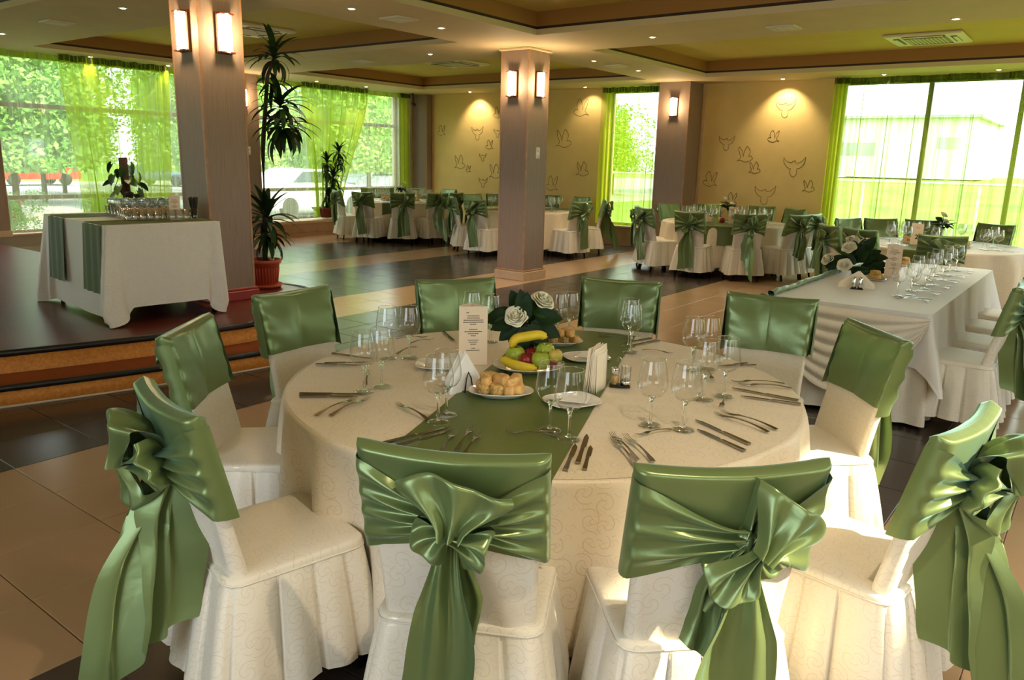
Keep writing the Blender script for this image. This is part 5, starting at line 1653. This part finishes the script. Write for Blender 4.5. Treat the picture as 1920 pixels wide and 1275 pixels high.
menu_card(10.55, 1.86, z, FACE_CAM(10.5, 1.86), 'peach number card among the glasses by the wide window', .13, .25, '2')

# ------------------------------------------------------------------ long table
def long_table():
    x0, x1, y0, y1, h = 5.46, 8.42, 0.82, 1.82, 0.752
    cx, cy = (x0 + x1) / 2, (y0 + y1) / 2
    t = thing('long_table', 'long rectangular banquet table at the right', 'table', (cx, cy, 0))
    a, b = (x1 - x0) / 2, (y1 - y0) / 2
    MB().box((0, 0, h - .015), (2 * a, 2 * b, .03), 0, .004).build('tabletop', 'column_trim', t)
    for sx in (-1, 0, 1):
        for sy in (-1, 1):
            MB().tube([(sx * (a - .15), sy * (b - .1), h - .03), (sx * (a - .15), sy * (b - .1), 0)], .02, 8).build('leg', 'leg_dark', t)
    c = thing('long_tablecloth', 'white cloth over cream underskirt with swagged end on the long table', 'tablecloth', (cx, cy, 0))
    zt = h + .006
    NP = 46
    def under(u, v):
        x, y = rrect(u, a + .006, b + .006, .02); l = hypot(x, y); 
        d = .018 * sin(2 * pi * NP * u + 2 * sin(7 * u * pi)) * v ** .7 + .04 * v
        nx = (1 if x > 0 else -1) * sstep(a - .1, a, abs(x)); ny = (1 if y > 0 else -1) * sstep(b - .06, b, abs(y))
        return (x + nx * d, y + ny * d, zt - .01 - (zt - .04) * v)
    MB().grid(under, 420, 10, uvs=(2 * (2 * a + 2 * b), .75)).build('underskirt', 'chair_cloth', c)
    def over(u, v):
        x, y = rrect(u, a + .012, b + .012, .025)
        nx = (1 if x > 0 else -1) * sstep(a - .12, a, abs(x)); ny = (1 if y > 0 else -1) * sstep(b - .08, b, abs(y))
        cor = sstep(.72, 1.0, (abs(x) / (a + .012)) ** 3 * (abs(y) / (b + .012)) ** 3)
        drop = .34 + .03 * sin(2 * pi * 5 * u) + .16 * cor
        d = v * (.05 + .018 * sin(2 * pi * 22 * u + 1) + .09 * cor)
        if v == 0: return (x, y, zt + .002)
        return (x + nx * d, y + ny * d, zt + .002 - .006 * min(1, v * 6) - drop * v)
    mb = MB().grid(over, 300, 12, uvs=(2 * (2 * a + 2 * b), .4))
    mb.grid(lambda u, v: ((u - .5) * 2 * (a + .012), (v - .5) * 2 * (b + .012), zt + .002 + .0015 * sin(14 * u) * sin(6 * v)), 30, 12, uvs=(2 * a, 2 * b))
    mb.build('top_cloth', 'white_satin', c)
    # sheer swag across the near end
    def swag(u, v):
        q = 2 * u - 1
        sag = (1 - q * q) ** .9
        z = zt - .02 - .20 * v * (1 - .55 * (1 - sag)) - .36 * v * sag
        f = abs(sin(pi * 6.5 * v + .4 * q))
        return (-a - .052 - .028 * f * (.25 + .75 * sag) - .05 * v * sag, q * (b + .015) * (1 - .03 * v), z)
    MB().grid(swag, 40, 70, uvs=(1.0, .8)).build('swag', 'chair_cloth', c)
    # green satin garland along the left edge
    g = thing('satin_garland', 'twisted green satin garland along the left edge of the long table', 'garland', (cx, y1, zt))
    def gar(u, v):
        s = v; tw = 2 * pi * (u + 9 * s)
        rr = .024 * (1 + .10 * sin(2 * tw))
        return ((s - .5) * 2 * (a + .03), .012 + rr * cos(2 * pi * u) , .018 + .8 * rr * sin(2 * pi * u) + .004 * sin(30 * s))
    MB().grid(gar, 16, 160, uvs=(.2, 3)).build('rope', 'green_satin', g)
    def gt(u, v):
        return (-a - .06 - .02 * sin(6 * v) - .02 * sin(6 * u), .03 + (u - .5) * .10 * (1 + v), .01 - .20 * v)
    solidify(MB().grid(gt, 8, 12, uvs=(.1, .2)).build('hanging_end', 'green_satin', g), .003)
    return zt + .003
LZ = long_table()
LG = [(6.077, 1.144), (6.182, 1.073), (6.42, 1.12), (6.62, 1.06), (6.80, 1.16), (6.87, 1.05), (7.14, 1.12), (7.25, 1.04), (7.5, 1.14), (7.62, 1.05), (7.95, 1.13), (8.07, 1.06)]
LGL = ['nearest left wine glass on the long table', 'nearest right wine glass on the long table'] + ['%s wine glass along the long table' % q for q in ('third', 'fourth', 'fifth', 'sixth', 'seventh', 'eighth', 'ninth', 'tenth', 'eleventh', 'farthest')]
for (x, y), lab in zip(LG, LGL):
    wine_glass(x, y, LZ, lab, 'wine glasses on the long table', 1.1)
for k in range(6):
    x = 6.0 + .40 * k
    for j, (kind, dx) in enumerate((('fork', -.05), ('fork', 0.0), ('table_knife', .09))):
        o = cutlery(kind, (x + dx, 1.14 if j < 2 else 1.10), (x + dx + .01, .92), ('near fork', 'inner fork', 'knife')[j] + ' of the %s place on the long table' % ('first', 'second', 'third', 'fourth', 'fifth', 'sixth')[k], LZ + .001, 'cutlery on the long table')
def long_bouquet():
    x, y = 7.15, 1.66
    t = thing('rose_arrangement', 'low wide arrangement of white roses and dark leaves on the long table', 'flowers', (x, y, LZ))
    Rr, Aa = screen_axes(x, y)
    def q(r, a, z): return tuple(Rr * r + Aa * a + Vector((0, 0, z)))
    MB().lathe([(0, 0), (.07, 0), (.08, .03), (.06, .06), (0, .065)], 16).build('foam_dish', 'leaf_dark', t)
    yaw = atan2(-Aa.y, -Aa.x)
    def face(az, el):
        return (Matrix.Rotation(az + pi / 2, 3, 'Z') @ Matrix.Rotation(el, 3, 'X')).to_euler()
    for (r, a, z, az, el) in ((-.13, -.10, .075, -.1, 1.0), (-.11, -.03, .22, -.3, .8), (-.09, .08, .27, .3, .5), (-.27, .05, .10, -.8, .9), (.03, .10, .255, .5, .5)):
        rose(t, q(r, a, z), .047, face(yaw + az, el))
    rr = random.Random(12)
    for k in range(44):
        an = rr.uniform(-.35, pi + .35); rad = rr.uniform(.02, .13)
        d = (Rr * cos(an) * 1.3 + Vector((0, 0, 1)) * (sin(an) * .75 - .05) - Aa * rr.uniform(-.3, .8)).normalized()
        n = (-Aa + Vector((0, 0, .6))).normalized(); xx = d.cross(n).normalized(); nn = xx.cross(d)
        place('leaf', RLEAF[k % 3 if k % 5 == 0 else k % 2], t, q(-.03 + 1.15 * rad * cos(an), rr.uniform(-.05, .08), .06 + rad * max(0, sin(an))), rot=Matrix((xx, d, nn)).transposed().to_euler(), scale=rr.uniform(1.1, 1.7))
long_bouquet()
menu_card(7.20, 1.42, LZ, FACE_CAM(7.36, 1.47) + .05, 'peach menu card on the long table', .12, .27)
t = thing('napkin_fan', 'cream napkins fanned round a shaker on the long table', 'napkins', (6.27, 1.47, LZ), FACE_CAM(6.27, 1.47)); napkin_fan(t, 5, .26, .13, 'paper_cream')
t = thing('condiment_set', 'steel shakers in front of the long table napkins', 'condiments', (6.20, 1.45, LZ), FACE_CAM(6.2, 1.45))
for dx in (-.022, .022):
    MB().lathe([(0, 0), (.017, 0), (.018, .02), (.016, .075), (.012, .085), (0, .088)], 16).build('shaker', 'chrome', t, (dx, 0, .006))
MB().box((0, 0, .003), (.09, .045, .006), 0, .002).build('caddy_base', 'wire_black', t)
tag(place('plate', PL_SIDE, None, (6.85, 1.47, LZ), .3), 'white plate with pastries beside the long table napkins', 'plate')
pile(6.85, 1.47, LZ + .012, 5, 'pastry beside the long table napkins', 'pastries beside the long table napkins', (.06, .04))
tag(place('plate', PL_OVAL, None, (8.1, 1.52, LZ), .3), 'far pastry plate on the long table', 'plate')
pile(8.1, 1.52, LZ + .014, 9, 'pastry on the far plate of the long table', 'pastries on the far long table plate', (.085, .05))

# ------------------------------------------------------------------ drinks table on the stage
def drinks_table():
    cx, cy, rz, a, b, z0 = 3.385, 6.76, radians(-6), .455, .72, .302
    h = .775
    t = thing('drinks_table', 'rectangular drinks table on the stage', 'table', (cx, cy, z0), rz)
    MB().box((0, 0, h - .015), (2 * a, 2 * b, .03), 0, .004).build('tabletop', 'column_trim', t)
    for sx in (-1, 1):
        for sy in (-1, 1):
            MB().tube([(sx * (a - .06), sy * (b - .06), h - .03), (sx * (a - .06), sy * (b - .06), 0)], .02, 8).build('leg', 'leg_dark', t)
    c = thing('drinks_tablecloth', 'cream cloth with corners trailing on the floor over the drinks table', 'tablecloth', (cx, cy, z0), rz)
    zt = h + .005
    def cl(u, v):
        x, y = rrect(u, a + .006, b + .006, .012)
        nx = (1 if x > 0 else -1) * sstep(a - .10, a, abs(x)); ny = (1 if y > 0 else -1) * sstep(b - .10, b, abs(y))
        cor = sstep(a - .16, a + .004, abs(x)) * sstep(b - .16, b + .004, abs(y))
        endy = sstep(b - .02, b, abs(y)) * (1 - cor)
        drop = (h - .04 - .09 * endy) * (1 - cor) + (zt - .006) * cor
        d = v * (.014 + .006 * sin(2 * pi * 9 * u)) + cor * (.10 * v) * (0.25 if x > 0 else 1) - (1 - cor) * .0 * v
        fold = (.030 * v * sin(2 * pi * 34 * u + 1.0) - .02 * v) * sstep(.02, .35, cor) * (1 - sstep(.6, 1, cor))
        s = sstep(.86, 1, v) * cor
        return (x + nx * (d + fold) + s * .06 * (1 if y < 0 else .2) * (1 if x < 0 else -.6), y + ny * (d * .8 + fold), max(.004, zt + .001 - .003 * min(1, v * 10) - drop * v ** .97))
    mb = MB().grid(cl, 360, 30, uvs=(2 * (2 * a + 2 * b), .75))
    mb.grid(lambda u, v: ((u - .5) * 2 * (a + .006), (v - .5) * 2 * (b + .006), zt + .001), 8, 8, uvs=(2 * a, 2 * b))
    mb.build('cloth', 'chair_cloth', c)
    for k, (ya, yb, lab) in enumerate(((-.66, -.26, 'nearer green runner hanging over the side of the drinks table'), (.18, .58, 'farther green runner hanging over the side of the drinks table'))):
        rn = thing('table_runner', lab, 'table runner', (cx, cy, z0), rz)
        def run(u, v, ya=ya, yb=yb):
            y = lerp(ya, yb, u)
            L = .55 + 2 * a + .02
            q = v * L
            if q < .55:
                e = .55 - q
                return (-a - .016 - .035 * (e / .6) - .006 * sin(18 * u + 2 * e), y + .01 * e * sin(3 * u), zt + .004 - e * .985)
            return (-a - .012 + (q - .55), y, zt + .0045)
        MB().grid(run, 14, 50, uvs=(.4, 1.4)).build('cloth', 'green_cloth_matte', rn)
    return cx, cy, rz, z0 + zt + .006

DX, DY, DRZ, DZ = drinks_table()
TUM = MB().lathe([(0, 0), (.031, 0), (.0325, .004), (.0345, .088), (.0335, .088), (.0312, .014), (0, .012)], 18).mesh('tumbler', 'glass_far')
def dloc(x, y): return DX + x * cos(DRZ) - y * sin(DRZ), DY + x * sin(DRZ) + y * cos(DRZ)
for i in range(9):
    for j in range(4):
        x, y = dloc(-.14 + .071 * i * .72 + .012 * j, -.34 + .074 * j - .022 * i)
        if i == 5 and j == 0 or i > 6 and j > 2: continue
        tag(place('tumbler', TUM, None, (x, y, DZ), 0), ('%s water tumbler from the left in the front row' % ('leftmost', 'second', 'third', 'fourth', 'fifth', 'sixth', 'seventh', 'eighth', 'ninth')[i] if j == 0 else 'water tumbler in the %s row of the front block' % ('', 'second', 'third', 'last')[j]), 'glass', 'tumblers in the front row' if j == 0 else 'tumblers in the standing block')
for i in range(8):
    for j in range(4):
        x, y = dloc(-.08 + .075 * i * .78, .02 + .072 * j - .012 * i)
        tag(place('tumbler', TUM, None, (x, y, DZ), 0), 'water tumbler in the rear block of the drinks table', 'glass', 'tumblers in the rear block')
        if j < 3:
            x, y = dloc(-.07 + .075 * i * .78, .04 + .072 * j - .012 * i)
            tag(place('tumbler', TUM, None, (x, y + .04, DZ + .0885 + .0346), rot=(pi / 2, 0, .4 * sin(3 * i + j))), 'water tumbler stacked on top of the rear block', 'glass', 'stacked tumblers')
def straw_glass(x, y, label):
    t = thing('straw_holder', label, 'straws', (x, y, DZ))
    MB().lathe([(0, 0), (.027, 0), (.028, .004), (.030, .10), (.029, .10), (.027, .01), (0, .008)], 16).build('glass', 'glass_bowl', t)
    for k in range(38):
        a = k * 2.4; q = .022 * sqrt((k + .5) / 38)
        MB().tube([(q * cos(a) * .75, q * sin(a) * .75, .01), (q * cos(a) * 1.9, q * sin(a) * 1.9, .185 + .006 * sin(5 * k))], .0032, 5).build('straw', 'straw', t)
straw_glass(*dloc(.345, -.50), 'glass of black straws at the right of the drinks table')
straw_glass(*dloc(.20, .50), 'glass of black straws behind the stacked tumblers')
menu_card(*dloc(.20, -.46), DZ, radians(-30), 'cream standing card in front of the tumblers', .085, .20)

# ------------------------------------------------------------------ plants
def dleaf(L, W, droop, mat):
    def fn(u, v):
        q = (u - .5) * 2
        w = W * (sin(pi * (v * .93 + .07)) ** .6) * (1 - .3 * v)
        ang = droop * v
        return (q * w, L * (sin(ang) / max(ang, 1e-3)) * v if ang > 1e-3 else L * v, .22 * abs(q) * w + (L * v * (1 - cos(ang)) / max(ang, 1e-3)) * -1)
    return MB().grid(fn, 2, 9).mesh('leaf', mat)
DL = [dleaf(.44, .042, 1.2, 'leaf_dark'), dleaf(.40, .042, 1.7, 'leaf_dark'), dleaf(.46, .044, .8, 'leaf_dark'), dleaf(.36, .042, 2.2, 'leaf_mid')]
def rosette(t, c, n, size, up=.9, seed=0, droop_bias=0.0):
    r = random.Random(seed)
    for i in range(n):
        a = i * 2.399 + r.uniform(-.2, .2)
        el = up * (1 - i / n * 1.25) + r.uniform(-.15, .15) - droop_bias
        k = 2 if el > .75 else (0 if el > .1 else (1 if r.random() < .6 else 3))
        place('leaf', DL[k], t, (c[0], c[1], c[2] - .10 * i / n), rot=(el, 0, a), scale=size * r.uniform(.85, 1.1))
def pot(t, r, h, mat, saucer=True):
    MB().lathe([(0, .02), (r * .70, .02), (r * .74, .03), (r * .93, h * .86), (r * 1.04, h * .87), (r * 1.06, h), (r * .96, h), (r * .92, h * .9), (0, h * .88)], 40, wob=lambda a, q: 1 + (.010 * (1 if sin(26 * a) > 0 else -1) if .28 < q < .42 else 0)).build('pot', mat, t)
    for k in range(30):
        a = 2 * pi * k / 30
        MB().tube([(r * .775 * cos(a), r * .775 * sin(a), h * .16), (r * .90 * cos(a), r * .90 * sin(a), h * .72)], .006, 5).build('rib', mat, t)
    MB().lathe([(0, h * .84), (r * .92, h * .86)], 20).build('soil', 'soil', t)
    if saucer:
        MB().lathe([(0, 0), (r * .95, 0), (r * 1.1, .035), (r * 1.06, .037), (r * .9, .012), (0, .012)], 30).build('saucer', mat, t)
t = thing('potted_dracaena', 'tall dracaena with three leaf crowns in a ribbed terracotta pot', 'plant', (4.80, 6.88, .302))
pot(t, .165, .29, 'terracotta')
MB().tube([(.0, .0, .2), (.03, -.01, .7), (.05, .0, 1.4), (.09, -.02, 1.8), (.13, -.02, 2.1), (.22, -.02, 2.28)], lambda q: .030 - .014 * q, 8).build('cane', 'cane', t)
MB().tube([(.09, -.02, 1.75), (.12, -.05, 1.70), (.20, -.10, 1.74)], .016, 8).build('cane', 'cane', t)
MB().tube([(.03, .04, .2), (.08, .04, .5)], .022, 8).build('cane', 'cane', t)
rosette(t, (.22, -.02, 2.33), 26, .78, 1.25, 1)
rosette(t, (.17, -.04, 2.06), 14, .60, .5, 5, .1)
rosette(t, (.21, -.10, 1.86), 30, .85, 1.1, 2, .05)
rosette(t, (.24, -.10, 1.66), 30, .92, .75, 4, .15)
rosette(t, (.06, .0, .74), 32, .90, 1.25, 3, -.05)
rosette(t, (.06, .0, .56), 18, .78, .5, 6, .1)
t = thing('potted_dracaena', 'bushy dracaena on the window sill beside the far left table', 'plant', (10.98, 13.42, .322))
pot(t, .15, .24, 'pot_brown', False)
for k, (dx, dz, s) in enumerate(((.03, 1.15, 11), (.36, 1.38, 12), (.20, .85, 13), (.05, .45, 14))):
    MB().tube([(.02 * k, 0, .2), (dx * .5, -.02, dz * .6), (dx, -.03, dz)], .014, 7).build('cane', 'cane', t)
    rosette(t, (dx, -.03, dz + .06), 24, .72, 1.2, s)
    rosette(t, (dx, -.03, dz - .14), 16, .66, .5, s + 20, .2)
# climbing plant on a pole behind the drinks table
t = thing('climbing_pothos', 'climbing pothos on a brown moss pole behind the drinks table', 'plant', (4.22, 8.45, .302))
pot(t, .13, .22, 'pot_brown')
MB().tube([(0, 0, .15), (.01, 0, .7), (-.01, 0, 1.27)], .042, 12).build('moss_pole', 'moss_pole', t)
def heart():
    def fn(u, v):
        q = (u - .5) * 2
        w = .045 * sin(pi * min(.999, v * .9 + .1)) ** .6 * (1.15 - .5 * v)
        return (q * w, .095 * v - .02 * abs(q) * (1 - v), .25 * abs(q) * w - .03 * v * v)
    return MB().grid(fn, 4, 6)
HL = heart().mesh('leaf', 'leaf_mid'); HL2 = heart().mesh('leaf', 'leaf_light')
r_ = random.Random(5)
for k in range(46):
    q = k / 46; a = k * 2.4
    rr = .05 + (.12 * r_.random())
    place('leaf', HL if k % 3 else HL2, t, (rr * cos(a), rr * sin(a), .22 + 1.05 * q), rot=(r_.uniform(-1.3, -.2), r_.uniform(-.5, .5), a - pi / 2 + r_.uniform(-.4, .4)), scale=r_.uniform(.9, 1.4))
for s in (-1, 1):
    MB().tube([(.03 * s, 0, 1.15), (.15 * s, -.05, .95), (.20 * s, -.06, .6), (.17 * s, -.03, .3)], .004, 6).build('vine', 'leaf_mid', t)
